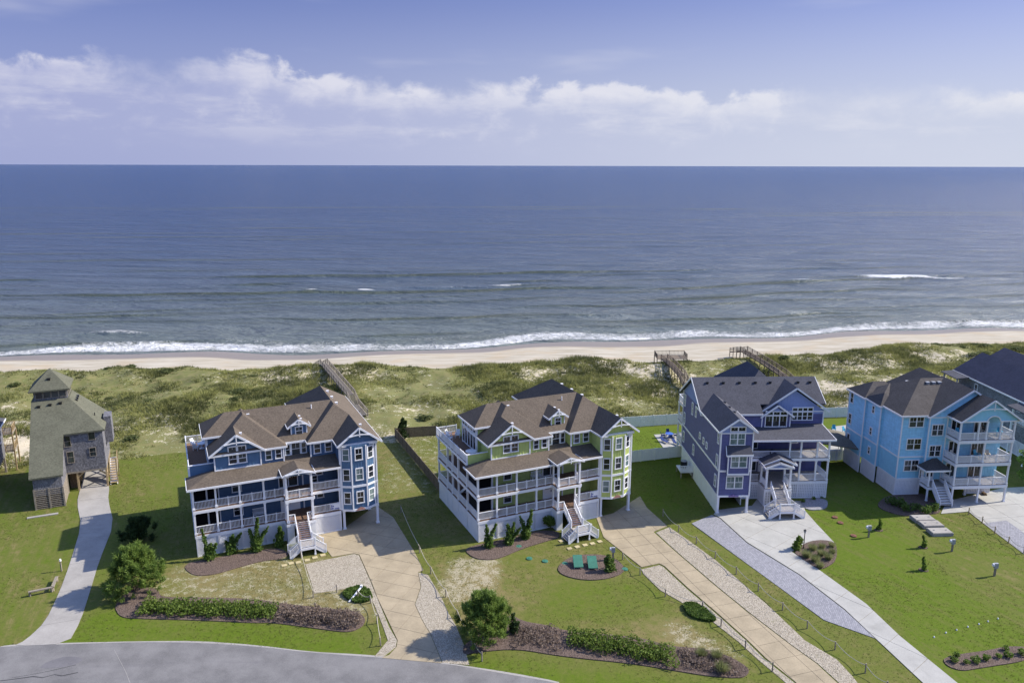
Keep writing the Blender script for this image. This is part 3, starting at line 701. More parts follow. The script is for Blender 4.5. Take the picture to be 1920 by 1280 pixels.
slabs_of('driveway', L['drive_h2'], 18, (2.45, 2.45), M_TAN, .05)
slabs_of('driveway', L['drive_h3'], 40, (4.2, 3.6), M_CONC, .06)
slabs_of('driveway', L['drive_h4'], 8, (4.2, 3.6), M_CONC, .06)
slab('paver_strip', L['paver_h3'], -.2, .045, M_PAVER); slab('paver_strip', L['paver_h4'], -.2, .072, M_PAVER)
for k in ('gravel_h1_pad','gravel_h1_strip','gravel_h2_right','gravel_h2_left'): slab('gravel_strip', L[k], -.2, .036, M_SHELL)
for k in ('mulch_h1_front','mulch_h1_bed','mulch_h2_front','mulch_h2_ring','mulch_h2_bed','bed_h3_island','bed_right','bed_h4'):
    slab('mulch_bed', smooth_poly(L[k], 2), -.2, .085, M_MULCH)
slab('gravel_bed', smooth_poly(L['bed_h3_front'], 2), -.2, .09, M_PAVER)
for k in ('patio_h3','patio_h4'): slab('patio', L[k], -.2, .07, M_CONC)

def pebbles():
    V = []; T = []; r = np.random.default_rng(5)
    base = np.array([(1,0,0),(-.5,.87,0),(-.5,-.87,0),(0,0,.8)])
    faces = np.array([(0,1,3),(1,2,3),(2,0,3)])
    for k in ('gravel_h1_pad','gravel_h1_strip','gravel_h2_right','gravel_h2_left'):
        P = L[k]; x0, x1 = min(p[0] for p in P), max(p[0] for p in P); y0, y1 = min(p[1] for p in P), max(p[1] for p in P)
        n = int((x1-x0)*(y1-y0)*55); x = r.uniform(x0, x1, n); y = r.uniform(y0, y1, n); m = inpoly(x, y, P); x, y = x[m], y[m]
        a = r.uniform(0, 6.28, len(x)); s = r.uniform(.02, .055, len(x)); c, q = np.cos(a), np.sin(a)
        vx = x[:,None]+s[:,None]*(base[:,0]*c[:,None]-base[:,1]*q[:,None]); vy = y[:,None]+s[:,None]*(base[:,0]*q[:,None]+base[:,1]*c[:,None]); vz = .03+s[:,None]*base[:,2]
        o = sum(len(t) for t in V); V.append(np.stack([vx, vy, vz], -1).reshape(-1, 3))
        T.append((np.arange(len(x))[:,None,None]*4+faces+o).reshape(-1, 3))
    def fn(g, b):
        p = gpos(g); setc(g, b, g.mix(g.ss(g.sep(g.voro(p, 7.0, 'Color'))[0], .1, .9), rgb(.28, .24, .18), rgb(.51, .46, .37)))
    me = np_mesh('shell_pieces', np.concatenate(V), np.concatenate(T), mat('shell_pieces', fn, .8, .2))
    tag(link(bpy.data.objects.new('shell_pieces', me)), 'loose broken white shells covering the gravel strips', 'gravel', kind='stuff')
pebbles()

# ------------------------------------------------------------------ house kit (all in a house's own frame: x along the front, y to the back, z up)
_wc = {}
def window(h, x, y, z, w, hh, n=(0,-1), cols=1, rows=2, glass=None, gaps=None, name='window'):
    """casing with sash bars; z is the centre; n the outward normal. Panes are its sub-parts."""
    glass = glass or M_GLASS; key = (round(w,2), round(hh,2), cols, rows, glass.name)
    if key not in _wc:
        t = .11; fr = MB(); a, c = w/2, hh/2
        fr.box(-a-t, a+t, -.07, .03, c, c+t+.03).box(-a-t-.03, a+t+.03, -.10, .03, -c-t, -c).box(-a-t, -a, -.07, .03, -c, c).box(a, a+t, -.07, .03, -c, c)
        panes = []
        for i in range(cols):
            x0 = -a + i*w/cols; x1 = x0 + w/cols
            if i: fr.box(x0-.07, x0+.07, -.065, .03, -c, c)
            for j in range(rows):
                z0 = -c + j*hh/rows; z1 = z0 + hh/rows
                if j: fr.box(x0, x1, -.05, .02, z0-.03, z0+.03)
            panes.append(MB().box(x0+.01, x1-.01, -.022, .01, -c+.005, c-.005).mesh('pane'))
        if w/cols > .75:
            for i in range(cols):
                xm = -a + (i+.5)*w/cols; fr.box(xm-.014, xm+.014, -.036, .02, -c+hh/2, c)
        fm = fr.mesh('window'); fm.materials.append(M_WHITE)
        for p in panes: p.materials.append(glass)
        _wc[key] = (fm, panes)
    fm, panes = _wc[key]
    o = link(bpy.data.objects.new(name, fm), h); o.location = (x, y, z); o.rotation_euler = (0, 0, math.atan2(n[0], -n[1]))
    for p in panes: link(bpy.data.objects.new('pane', p), o)
    return o
def railing(h, p, q, zp, zq=None, hgt=1.0, name='railing', sp=.15, m=None, ends=True):
    zq = zp if zq is None else zq; m = m or M_WHITE
    a = Vector((p[0], p[1], zp)); b = Vector((q[0], q[1], zq)); mb = MB(); up = Vector((0,0,1))
    mb.bar(a+up*hgt, b+up*hgt, .10, .07); mb.bar(a+up*.12, b+up*.12, .06, .06)
    n = max(2, int((b-a).length/sp))
    for i in range(1, n):
        c = a.lerp(b, i/n); mb.bar(c+up*.12, c+up*(hgt-.02), .048, .048, (1,0,0))
    L_ = (b-a).length
    if ends:
        for c in [a, b] + ([a.lerp(b, .5)] if L_ > 2.2 else []): mb.bar(c, c+up*(hgt+.10), .11, .11, (1,0,0))
    return obj(name, mb, m, h)
def column(h, x, y, z0, z1, w=.22, m=None, name='column'):
    mb = MB().box(x-w/2, x+w/2, y-w/2, y+w/2, z0, z1)
    mb.box(x-w*.72, x+w*.72, y-w*.72, y+w*.72, z0, z0+.22).box(x-w*.7, x+w*.7, y-w*.7, y+w*.7, z1-.2, z1-.002)
    return obj(name, mb, m or M_WHITE, h)
def box(h, name, m, *a, stuff=False): return obj(name, MB().box(*a), m, h, stuff=stuff)
def louvre(h, p, q, z0, z1, name='louver_panel', step=.16):
    a = Vector((p[0],p[1],0)); b = Vector((q[0],q[1],0)); d = (b-a).normalized(); nrm = Vector((d.y, -d.x, 0)); mb = MB()
    for c in (a, b): mb.bar(c+Vector((0,0,z0)), c+Vector((0,0,z1)), .16, .14, d)
    mb.bar(a+Vector((0,0,z1-.09)), b+Vector((0,0,z1-.09)), .12, .18); mb.bar(a+Vector((0,0,z0+.08)), b+Vector((0,0,z0+.08)), .12, .14)
    z = z0+.2
    while z < z1-.22:
        mb.bar(a+Vector((0,0,z)), b+Vector((0,0,z)), .02, .11, Vector((0,0,1))+nrm*.55); z += step
    o = obj(name, mb, M_WHITE, h)
    bk = MB().bar(a+Vector((0,0,(z0+z1)/2))-nrm*.12, b+Vector((0,0,(z0+z1)/2))-nrm*.12, .03, z1-z0)
    obj('backing', bk, M_WHITE, o); return o
def lattice(h, p, q, z0, z1, name='lattice_panel', step=.24, back=True):
    a = Vector((p[0],p[1],0)); b = Vector((q[0],q[1],0)); d = (b-a).normalized(); nrm = Vector((d.y, -d.x, 0)); mb = MB()
    for c in (a, b): mb.bar(c+Vector((0,0,z0)), c+Vector((0,0,z1)), .14, .12, d)
    for z in (z0+.07, z1-.07): mb.bar(a+Vector((0,0,z)), b+Vector((0,0,z)), .10, .14)
    z = z0+.2
    while z < z1-.15: mb.bar(a+Vector((0,0,z)), b+Vector((0,0,z)), .03, .12); z += step
    n = int((b-a).length/step)
    for i in range(1, n):
        c = a.lerp(b, i/n)+nrm*.02; mb.bar(c+Vector((0,0,z0)), c+Vector((0,0,z1)), .12, .03, nrm)
    o = obj(name, mb, M_WHITE, h)
    if back:
        m_ = (z0+z1)/2; obj('backing', MB().bar(a+Vector((0,0,m_))-nrm*.14, b+Vector((0,0,m_))-nrm*.14, .03, z1-z0), M_GREYMETAL, o)
    return o
def battens(h, p, q, z0, ztop, m, step=.42, name='battens'):
    """vertical cover strips; ztop a number or a function of the distance along the wall"""
    a = Vector((p[0],p[1],0)); b = Vector((q[0],q[1],0)); d = (b-a).normalized(); nrm = Vector((d.y,-d.x,0)); Ln = (b-a).length; mb = MB(); s = step/2
    while s < Ln-.05:
        zt = ztop(s) if callable(ztop) else ztop
        c = a+d*s+nrm*.012
        if zt-z0 > .15: mb.bar(c+Vector((0,0,z0)), c+Vector((0,0,zt)), .055, .045, nrm)
        s += step
    return obj(name, mb, m, h, stuff=True)
def trim(h, pts, w=.2, d=.06, name='trim', m=None):
    mb = MB()
    for p, q in pts: mb.bar(p, q, d, w)
    return obj(name, mb, m or M_WHITE, h)
def corner(h, x, y, z0, z1, w=.16, name='corner_board'): return obj(name, MB().box(x-w/2, x+w/2, y-w/2, y+w/2, z0, z1), M_WHITE, h)
def roof(h, V, F, m, fascia=(), th=.18, name='roof', fw=.24):
    o = obj(name, MB().roof(V, F, th), m, h)
    if fascia:
        for i, j in fascia:
            a, b = Vector(V[i]), Vector(V[j]); obj('fascia', MB().bar(a-Vector((0,0,.11)), b-Vector((0,0,.11)), .07, fw), M_WHITE, o)
    return o
def gable_y(h, x0, x1, y0, y1, ze, sl, m, name='roof', back=False):
    """ridge runs front to back; open gable at y0"""
    xm = (x0+x1)/2; zr = ze+sl*(x1-x0)/2
    V = [(x0,y0,ze),(xm,y0,zr),(x1,y0,ze),(x1,y1,ze),(xm,y1,zr),(x0,y1,ze)]
    return roof(h, V, [(0,1,4,5),(1,2,3,4)], m, [(0,1),(1,2),(0,5),(2,3)], name=name), xm, zr
def hip(h, x0, x1, y0, y1, ze, sl, m, fas=True):
    w = min(x1-x0, y1-y0)/2; zr = ze+sl*w
    if (x1-x0) >= (y1-y0): a, b = (x0+w, (y0+y1)/2, zr), (x1-w, (y0+y1)/2, zr); F = [(0,1,5,4),(1,2,5),(2,3,4,5),(3,0,4)]
    else: a, b = ((x0+x1)/2, y0+w, zr), ((x0+x1)/2, y1-w, zr); F = [(0,1,4),(1,2,5,4),(2,3,5),(3,0,4,5)]
    V = [(x0,y0,ze),(x1,y0,ze),(x1,y1,ze),(x0,y1,ze), a, b]
    return roof(h, V, F, m, [(0,1),(1,2),(2,3),(3,0)] if fas else [])
def gable_wall(h, x0, x1, y, z0, ze, sl, m, name='gable_wall', th=.12):
    xm = (x0+x1)/2; zr = ze+sl*(x1-x0)/2; mb = MB(); n = 5
    P = [(x0,z0),(x1,z0),(x1,ze),(xm,zr),(x0,ze)]
    k = len(P); mb.v = [(p[0],y,p[1]) for p in P]+[(p[0],y+th,p[1]) for p in P]
    mb.f = [tuple(range(k)), tuple(range(2*k-1, k-1, -1))]+[(i, k+i, k+(i+1)%k, (i+1)%k) for i in range(k)]
    return obj(name, mb, m, h)
def steps(h, p0, p1, zt, zb, w, n, axis, name='staircase', tread=None, rails=True, closed=False):
    """flight from p0 (top, height zt) to p1 (bottom, zb); w is the clear width across axis; each tread is its own piece"""
    a = Vector((p0[0],p0[1],zt)); b = Vector((p1[0],p1[1],zb)); d = Vector((p1[0]-p0[0],p1[1]-p0[1],0)); run = d.length; d.normalize(); s = Vector((-d.y, d.x, 0)); mb = MB()
    mb.bar(a+s*w/2-Vector((0,0,.22)), b+s*w/2-Vector((0,0,.10)), .06, .30)
    st = obj(name, mb, M_WHITE, h); obj('stringer', MB().bar(a-s*w/2-Vector((0,0,.22)), b-s*w/2-Vector((0,0,.10)), .06, .30), M_WHITE, st)
    for i in range(n):
        t = (i+.5)/n; c = a.lerp(b, t); c.z = zt-(zt-zb)*(i+1)/(n+1); hw = run/n/2+.02
        m2 = MB(); e0 = c-d*hw; e1 = c+d*hw; m2.bar(e0+Vector((0,0,-.02)), e1+Vector((0,0,-.02)), w, .05)
        obj('step', m2, tread or M_DECK_GREY, st)
        m3 = MB(); rz = (zt-zb)/(n+1); m3.bar(e0-s*w/2+Vector((0,0,rz/2-.02)), e0+s*w/2+Vector((0,0,rz/2-.02)), .025, max(.04, rz-.06)); obj('riser', m3, M_WHITE, st)
    if rails:
        for k in (-1, 1):
            pa = a+s*k*(w/2+.02); pb = b+s*k*(w/2+.02); railing(h, pa.xy, pb.xy, zt, zb, .95, sp=.17)
    return st
def vents(h, rf, pts, m, s=.3):
    for p in pts:
        mb = MB().box(p[0]-s/2, p[0]+s/2, p[1]-s/2, p[1]+s/2, p[2]-.10, p[2]+.16); mb.box(p[0]-s*.62, p[0]+s*.62, p[1]-s*.62, p[1]+s*.62, p[2]+.14, p[2]+.2)
        obj('roof_vent', mb, m, h)
def brace(h, xm, zr, y, hw, sl, name='gable_brace'):
    """white collar tie and king post in the peak of a gable"""
    zc = zr-.30*hw*sl-.35; k = (zr-zc)/sl; mb = MB(); N = 6
    pts = [(xm-k+2*k*i/N, y, zc-.12+.16*math.sin(math.pi*i/N)) for i in range(N+1)]
    for a, b in zip(pts[:-1], pts[1:]): mb.bar(a, b, .07, .14)
    mb.bar((xm, y, zr-.12), (xm, y, zc-.25), .12, .07, (0,1,0)); return obj(name, mb, M_WHITE, h)

# ------------------------------------------------------------------ the twin porch houses (one blue, one lime)
def twin_house(name, label, loc, rz, lap, bb, rmat, variant):
    h = thing(name, label, 'house', loc, rz)
    F1, F2, F3, EV = 2.85, 6.0, 9.2, 11.65
    # main shell: each storey its own wall block
    box(h, 'wall', lap, 3.0, 17.6, 2.6, 14.2, F1-.25, F2); box(h, 'wall', lap, 3.0, 17.6, 2.6, 14.2, F2, F3+.1)
    box(h, 'wall', lap, 2.9, 11.1, 2.62, 13.6, F3+.1, EV); box(h, 'wall', lap, 11.1, 14.4, 3.8, 13.5, F3+.1, EV); box(h, 'wall', lap, 14.4, 17.5, 2.62, 18, F3+.1, EV)
    box(h, 'wall', lap, 17.5, 22.25, .02, 19.5, F1-.2, EV)
    box(h, 'wall', lap, 2.35, 4.4, 6.0, 11.2, F3+.1, 12.95)
    # ground level: open piles behind louvred screens
    box(h, 'basement_wall', M_GREYMETAL, 3.2, 17.3, 3.0, 14.0, 0, F1-.26)
    box(h, 'basement_wall', M_GREYMETAL, 17.3, 22.1, 9.5, 9.7, 0, F1-.3)
    for (x, y) in ((22.12,.15),(22.12,4.6),(17.75,.15)): column(h, x, y, 0, F1-.2, .3, name='pile')
    lattice(h, (22.12, 9.3), (22.12, 4.8), 0, F1-.3)
    xs = [0.1, 2.62, 5.3, 8.0, 10.4]
    for a, b in zip(xs[:-1], xs[1:]): louvre(h, (a+.02, 0), (b-.02, 0), 0, F1-.35)
    louvre(h, (13.95, 0), (17.3, 0), 0, F1-.35)
    for a, b in (((10.45,.05),(10.45,-1.15)),((10.47,-1.2),(11.3,-1.2)),((13.1,-1.2),(13.9,-1.2)),((13.9,-1.15),(13.9,.05))):
        obj('skirt_panel', MB().bar((a[0],a[1],1.25), (b[0],b[1],1.25), .05, 2.5), M_WHITE, h)
    ys = [0.1, 3.64, 6.9, 9.1, 11.1, 14.7]
    for a, b in zip(ys[:-1], ys[1:]):
        o = obj('skirt_panel', MB().box(.02, .08, a+.05, b-.05, 0, F1-.36), M_WHITE, h)
    # porch decks and beams
    box(h, 'porch_floor', M_DECK, 0, 17.4, 0, 2.6, F1-.12, F1); box(h, 'porch_floor', M_DECK, 0, 17.4, 0, 2.6, F2-.12, F2)
    box(h, 'porch_floor', M_DECK, 0, 3.0, 2.6, 14.8, F1-.121, F1-.001); box(h, 'porch_floor', M_DECK, 0, 3.0, 2.6, 14.8, F2-.121, F2-.001)
    box(h, 'porch_floor', M_DECK, 10.4, 13.95, -1.25, 0, F1-.119, F1+.001); box(h, 'porch_floor', M_DECK, 10.4, 13.95, -1.25, 0, F2-.119, F2+.001)
    box(h, 'roof_deck', M_DECK, 0, 2.9, 3.6, 15.3, F3-.14, F3)
    for z in (F1-.3, F2-.3):
        trim(h, [((-.03,-.03,z),(10.35,-.03,z)), ((13.95,-.03,z),(17.4,-.03,z)), ((10.4,0,z),(10.4,-1.28,z)), ((10.4,-1.28,z),(13.95,-1.28,z)), ((13.95,-1.28,z),(13.95,0,z)), ((-.03,0,z),(-.03,14.85,z))], .34, .08, 'porch_beam')
    trim(h, [((-.03,3.6,F3-.2),(-.03,15.35,F3-.2)), ((-.03,15.35,F3-.2),(3,15.35,F3-.2))], .3, .08, 'porch_beam')
    trim(h, [((-.03,.0,8.6),(17.3,.0,8.6)), ((-.02,.0,8.6),(-.02,3.6,8.6))], .34, .14, 'porch_beam')
    # posts and rails, front
    fx = [0.1, 2.62, 5.34, 8.12]
    for z0, z1 in ((F1, F2-.42), (F2, 8.5)):
        for x in fx: column(h, x, .1, z0, z1)
        for x in (10.62, 13.68): column(h, x, -1.15, z0, z1 if z0 < 4 else 9.15, .24)
        column(h, 10.55, .1, z0, z1, .18); column(h, 13.78, .1, z0, z1, .18); column(h, 17.3, .1, z0, z1, .16)
        for a, b in zip(fx[:-1], fx[1:]): railing(h, (a+.1, .08), (b-.1, .08), z0, ends=False) if a < .5 else (railing(h, (a+.12,.08), ((a+b)/2,.08), z0, ends=False), railing(h, ((a+b)/2,.08), (b-.12,.08), z0, ends=False), obj('rail_post', MB().box((a+b)/2-.06,(a+b)/2+.06,.02,.14,z0,z0+1.12), M_WHITE, h))
        railing(h, (8.24,.08), (9.4,.08), z0); railing(h, (9.4,.08), (10.5,.08), z0, ends=False)
        railing(h, (13.9,.08), (15.6,.08), z0); railing(h, (15.6,.08), (17.25,.08), z0)
        railing(h, (10.55,-.05), (10.55,-1.05), z0, ends=False); railing(h, (13.78,-.05), (13.78,-1.05), z0, ends=False)
        if z0 > 4: railing(h, (10.74,-1.17), (12.15,-1.17), z0); railing(h, (12.15,-1.17), (13.56,-1.17), z0, ends=False)
        else: railing(h, (10.74,-1.17), (11.35,-1.17), z0, ends=False); railing(h, (13.05,-1.17), (13.56,-1.17), z0, ends=False)
        # left side gallery
        for y in ys[1:]: column(h, .1, y, z0, z1 if z0 < 4 else F3-.35)
        for a, b in zip(ys[:-1], ys[1:]): railing(h, (.1, a+.12), (.1, b-.12), z0, ends=False, sp=.13)
        railing(h, (.2, 14.72), (2.9, 14.72), z0, ends=False)
        # dark insect screens of the corner room
        box(h, 'insect_screen', M_DARK, .25, 3.0, 2.45, 2.49, z0+.02, z0+2.55); box(h, 'insect_screen', M_DARK, .24, .28, .3, 3.5, z0+.9, z0+2.5)
        corner(h, 1.7 if variant else 2.9, 2.35, z0, z0+2.6, .2)
    # porch windows and doors
    for z0 in (F1, F2):
        window(h, 5.2, 2.58, z0+1.2, .95, 1.35); window(h, 15.3, 2.58, z0+1.5, .72, .85)
        if variant and z0 > 4: window(h, 14.7, 2.58, z0+.55, .6, .8)
        corner(h, 3.05, 2.56, z0, z0+2.6, .2); corner(h, 13.2, 2.55, z0, z0+2.6, .16)
    w = window(h, 11.4, 2.56, F2+1.25, 2.2, 2.2, cols=2, rows=1, name='sliding_door')
    dr = box(h, 'front_door', M_WHITE, 10.3, 12.7, 2.5, 2.595, F1, F1+2.2)
    for x in (10.55, 11.62): obj('pane', MB().box(x, x+.85, 2.47, 2.52, F1+1.35, F1+1.95), M_GLASS, dr)
    for x in (11.45, 11.55): obj('handle', MB().box(x-.02, x+.02, 2.44, 2.5, F1+.9, F1+1.15), M_BLACK, dr)
    # porch roof with hipped left corner, dying into the upper walls
    zf, zw = 8.85, 9.58
    V = [(-.5,-.5,zf),(17.5,-.5,zf),(17.5,2.9,zw+.08),(2.9,2.9,zw+.08),(-.5,3.6,zf)]
    roof(h, V, [(0,1,2,3),(0,3,4)], rmat, [(0,1),(0,4)])
    V = [(11.0,2.55,zw-.02),(14.5,2.55,zw-.02),(14.5,3.85,zw+.26),(11.0,3.85,zw+.26)]; roof(h, V, [(0,1,2,3)], rmat)
    # entrance portico
    gable_y(h, 10.15, 14.15, -1.6, 1.6, 9.18, .34, rmat)
    gable_wall(h, 10.5, 13.8, -1.3, 8.95, 9.13, .34, bb); brace(h, 12.15, 9.86, -1.66, 1.9, .34)
    N = 8; mb = MB(); pts = [(10.75+2.8*i/N, -1.2, 8.86+.30*math.sin(math.pi*i/N)) for i in range(N+1)]
    for a, b in zip(pts[:-1], pts[1:]): mb.bar(a, b, .16, .2)
    obj('portico_arch', mb, M_WHITE, h)
    # upper roofs
    sl = .725
    V = [(2.26,2.2,EV),(11.5,2.2,EV),(11.5,9.5,EV),(2.26,9.5,EV),(6.88,6.82,EV+sl*4.62),(6.88,9.5,EV+sl*4.62)]
    roof(h, V, [(0,1,4),(1,2,5,4),(3,0,4,5)], rmat, [(0,1),(1,2),(3,0)])
    r_, xm, zr = gable_y(h, 2.255, 8.86, 1.95, 5.6, EV+.004, sl, rmat); gable_wall(h, 2.9, 8.3, 2.5, F3+.1, EV+.1, sl, bb); brace(h, xm, zr, 1.9, 3.3, sl)
    trim(h, [((2.9,2.47,F3+.38),(8.3,2.47,F3+.38)), ((2.9,2.47,EV-.1),(8.3,2.47,EV-.1))], .2, .06)
    gz = lambda s: EV+.05+sl*min(s, 5.4-s)
    battens(h, (2.9,2.5), (8.3,2.5), F3+.4, EV-.2, bb); battens(h, (2.9,2.5), (8.3,2.5), EV, gz, bb, name='battens')
    for x in (2.92, 8.3, 11.08): corner(h, x, 2.5 if x < 9 else 2.6, F3+.2, EV-.05)
    corner(h, 14.42, 2.6, F3+.3, EV-.05); corner(h, 17.5, .02, F1-.1, EV, .16)
    for x in (5.05, 6.15):
        window(h, x, 2.47, F3+1.62, .85, 1.1); window(h, x, 2.47, F3+2.85, .85, .6, rows=1)
    window(h, 9.25, 2.58, F3+1.45, .62, 1.1); window(h, 10.45, 2.58, F3+1.45, .62, 1.1)
    window(h, 12.75, 3.76, F3+1.35, 1.0, 1.5); window(h, 11.75, 3.76, F3+1.35, .5, 1.3); window(h, 13.75, 3.76, F3+1.35, .5, 1.3)
    window(h, 15.25, 2.58, F3+1.4, .72, 1.15); window(h, 16.65, 2.58, F3+1.4, .72, 1.15)
    # raised great-room roof at the left, main ridge, right wing
    zm = 15.05
    V = [(1.8,5.5,12.98),(4.8,8.5,zm),(18.4,8.5,zm),(18.4,3.5,EV-.0),(7.0,3.5,EV-.0),(7.0,5.5,12.98),(18.4,13.6,EV-.1),(4.8,13.6,EV-.1),(1.8,11.5,12.98)]
    roof(h, V, [(0,5,1),(5,4,3,2,1),(1,2,6,7),(0,1,8),(1,7,8)], rmat, [(0,5),(4,3),(8,0)])
    s2 = .75
    V = [(13.93,2.2,EV),(22.87,2.2,EV),(22.87,20.6,EV),(13.93,20.6,EV),(18.4,6.67,EV+s2*4.47),(18.4,16.1,EV+s2*4.47)]
    roof(h, V, [(0,1,4),(1,2,5,4),(2,3,5),(3,0,4,5)], rmat, [(0,1),(1,2),(3,0)])
    r_, xm, zr = gable_y(h, 17.13, 22.874, -.75, 5.2, EV+.004, s2, rmat); gable_wall(h, 17.5, 22.3, -.05, EV-.1, EV+.05, s2, bb); brace(h, xm, zr, -.8, 2.87, s2)
    battens(h, (17.6,-.05), (22.3,-.05), EV, lambda s: EV+s2*min(s, 4.7-s), bb)
    trim(h, [((17.45,-.12,EV-.2),(22.35,-.12,EV-.2))], .34, .5, 'cornice')
    # three-storey bay
    B = [(17.62,.0),(18.85,-.62),(20.75,-.62),(21.9,.0)]
    bay = obj('bay_wall', MB().prism(B+[(21.9,.3),(17.62,.3)], F1-.2, EV-.2), bb, h)
    for i in range(3):
        a, b = Vector(B[i]), Vector(B[i+1]); d = (b-a).normalized(); nn = (d.y, -d.x); c = (a+b)/2
        battens(h, a, b, F1-.1, EV-.3, bb, .34)
        for k, z in enumerate((F1+1.55, F2+1.55, F3+1.05)):
            window(h, c.x+nn[0]*.02, c.y+nn[1]*.02, z, .80 if i == 1 else .74, 1.45, nn, glass=M_GLASS_BLIND if (i+k+variant) % 3 == 0 else M_GLASS)
    for (x, y) in B: corner(h, x, y, F1-.1, EV-.3, .17)
    corner(h, 22.2, .04, F1-.1, EV-.3, .18)
    for z in (F1-.12, F2-.05): trim(h, [((B[i][0],B[i][1]-.03,z),(B[i+1][0],B[i+1][1]-.03,z)) for i in range(3)]+[((21.9,-.03,z),(22.3,-.03,z))], .28, .1)
    # dormer
    r_, xm, zr = gable_y(h, 11.9, 14.85, 4.15, 8.2, 13.28, .68, rmat); gable_wall(h, 12.38, 14.4, 4.5, 11.9, 13.35, .68, bb); brace(h, xm, zr, 4.1, 1.45, .68)
    box(h, 'dormer_wall', lap, 12.4, 14.38, 4.58, 7.5, 11.9, 13.3); window(h, 13.39, 4.47, 12.65, .78, .95)
    for x in (12.42, 14.36): corner(h, x, 4.5, 12.0, 13.3, .14)
    trim(h, [((12.35,4.46,12.02),(14.43,4.46,12.02))], .2)
    # roof-deck parapet, rails, glazed gable side
    box(h, 'parapet', bb, 0, 2.9, 3.55, 3.68, F3-.6, F3+1.05); box(h, 'parapet_cap', M_WHITE, -.06, 2.92, 3.5, 3.73, F3+1.05, F3+1.13); corner(h, .02, 3.6, F3-.7, F3+1.1, .16)
    yy = np.linspace(3.75, 15.3, 6)
    for a, b in zip(yy[:-1], yy[1:]): railing(h, (.02, a), (.02, b), F3, 1 and None, 1.05, sp=.13)
    railing(h, (.05, 15.3), (1.5, 15.3), F3); railing(h, (1.5, 15.3), (2.95, 15.3), F3)
    for y in (6.7, 7.7, 8.7, 9.7, 10.6):
        window(h, 2.32, y, F3+1.35, .82, 2.1, (-1,0), rows=1); window(h, 2.32, y, F3+3.1, .82, .7, (-1,0), rows=1)
    for y in (6.05, 11.15): corner(h, 2.36, y, F3, 12.9, .18)
    # stairs: flight to a landing, splitting left and right
    zl = 1.15
    steps(h, (12.2,-1.25), (12.2,-3.35), F1, zl+.05, 1.5, 9, 'y', tread=M_DECK)
    box(h, 'landing', M_DECK_GREY, 11.35, 13.1, -5.15, -3.35, zl-.12, zl)
    trim(h, [((11.35,-5.17,zl-.16),(13.1,-5.17,zl-.16))], .3, .06)
    for (x, y) in ((11.4,-5.1),(13.05,-5.1),(11.4,-3.4),(13.05,-3.4)): column(h, x, y, 0, zl-.12, .15, name='landing_post')
    railing(h, (11.4,-5.1), (13.05,-5.1), zl)
    steps(h, (11.35,-4.25), (10.1,-4.25), zl, .12, 1.7, 5, 'x'); steps(h, (13.1,-4.25), (14.35,-4.25), zl, .12, 1.7, 5, 'x')
    # zig-zag service stair on the left gallery
    steps(h, (1.2,4.6), (1.2,8.8), F2, F1, .9, 12, 'y', rails=False, tread=M_GREYMETAL)
    # roof vents, pipe
    for (x, y) in ((7.9,7.6),(12.2,6.0),(14.5,6.0)): pass
    zwl = lambda x, y: EV+sl*(11.5-x)
    vents(h, None, [(7.6,7.9,EV+sl*(11.5-7.6))], M_WHITE); vents(h, None, [(6.2,3.4,EV+sl*(8.86-6.2))], M_WHITE, .26)
    vents(h, None, [(19.0,y,EV+s2*(22.87-19.0)) for y in (8.0,11.0,14.0)], M_WHITE); vents(h, None, [(20.6,1.3,EV+s2*(22.87-20.6)), (13.75,5.0,13.9), (13.75,6.2,13.9)], M_WHITE, .26)
    obj('vent_pipe', MB().cyl((15.6,7.6,14.2), (15.6,7.6,14.95), .07), M_WHITE, h)
    # two-tone banner tied to the porch rail: colour blocks only
    bn = box(h, 'banner', M_WHITE, 16.05, 17.2, .0, .018, F1+.2, F1+.95)
    for (a, b, c, d) in ((16.1,16.45,.25,.45),(16.15,16.3,.5,.85),(16.35,16.5,.55,.75),(16.55,17.15,.22,.36)): obj('print_block', MB().box(a, b, -.006, .0, F1+c, F1+d), mat_print, bn)
    pl = obj('name_plaque', MB().prism([(0,0),(1.3,0),(1.1,.22),(.65,.42),(.2,.22)], 0, .05), mat_plaque, h); pl.rotation_euler = (R(90),0,0); pl.location = (19.15,-.68,F1-.2)
    for (x, z, r_) in ((3.7,1.6,.08),(9.6,1.6,.08)): pass
    return h
mat_print = plain('banner_print', (.10, .12, .30), .6, .2, .3, 6)
mat_plaque = plain('plaque_paint', (.42, .22, .17), .6, .2, .35, 5)
A1 = R(24.4)
H1_LOC = (-37.7, 84.75, 0); H2_LOC = (-4.2, 88.7, 0)
twin_house('house', 'steel blue three-storey beach house with white porch railings and brown shingle roof', H1_LOC, A1, M_BLUE, M_BLUE_BB, M_ROOF_BROWN, 1)
twin_house('house', 'lime green three-storey beach house with white porch railings and brown shingle roof', H2_LOC, A1, M_GREEN, M_GREEN_BB, M_ROOF_BROWN, 0)

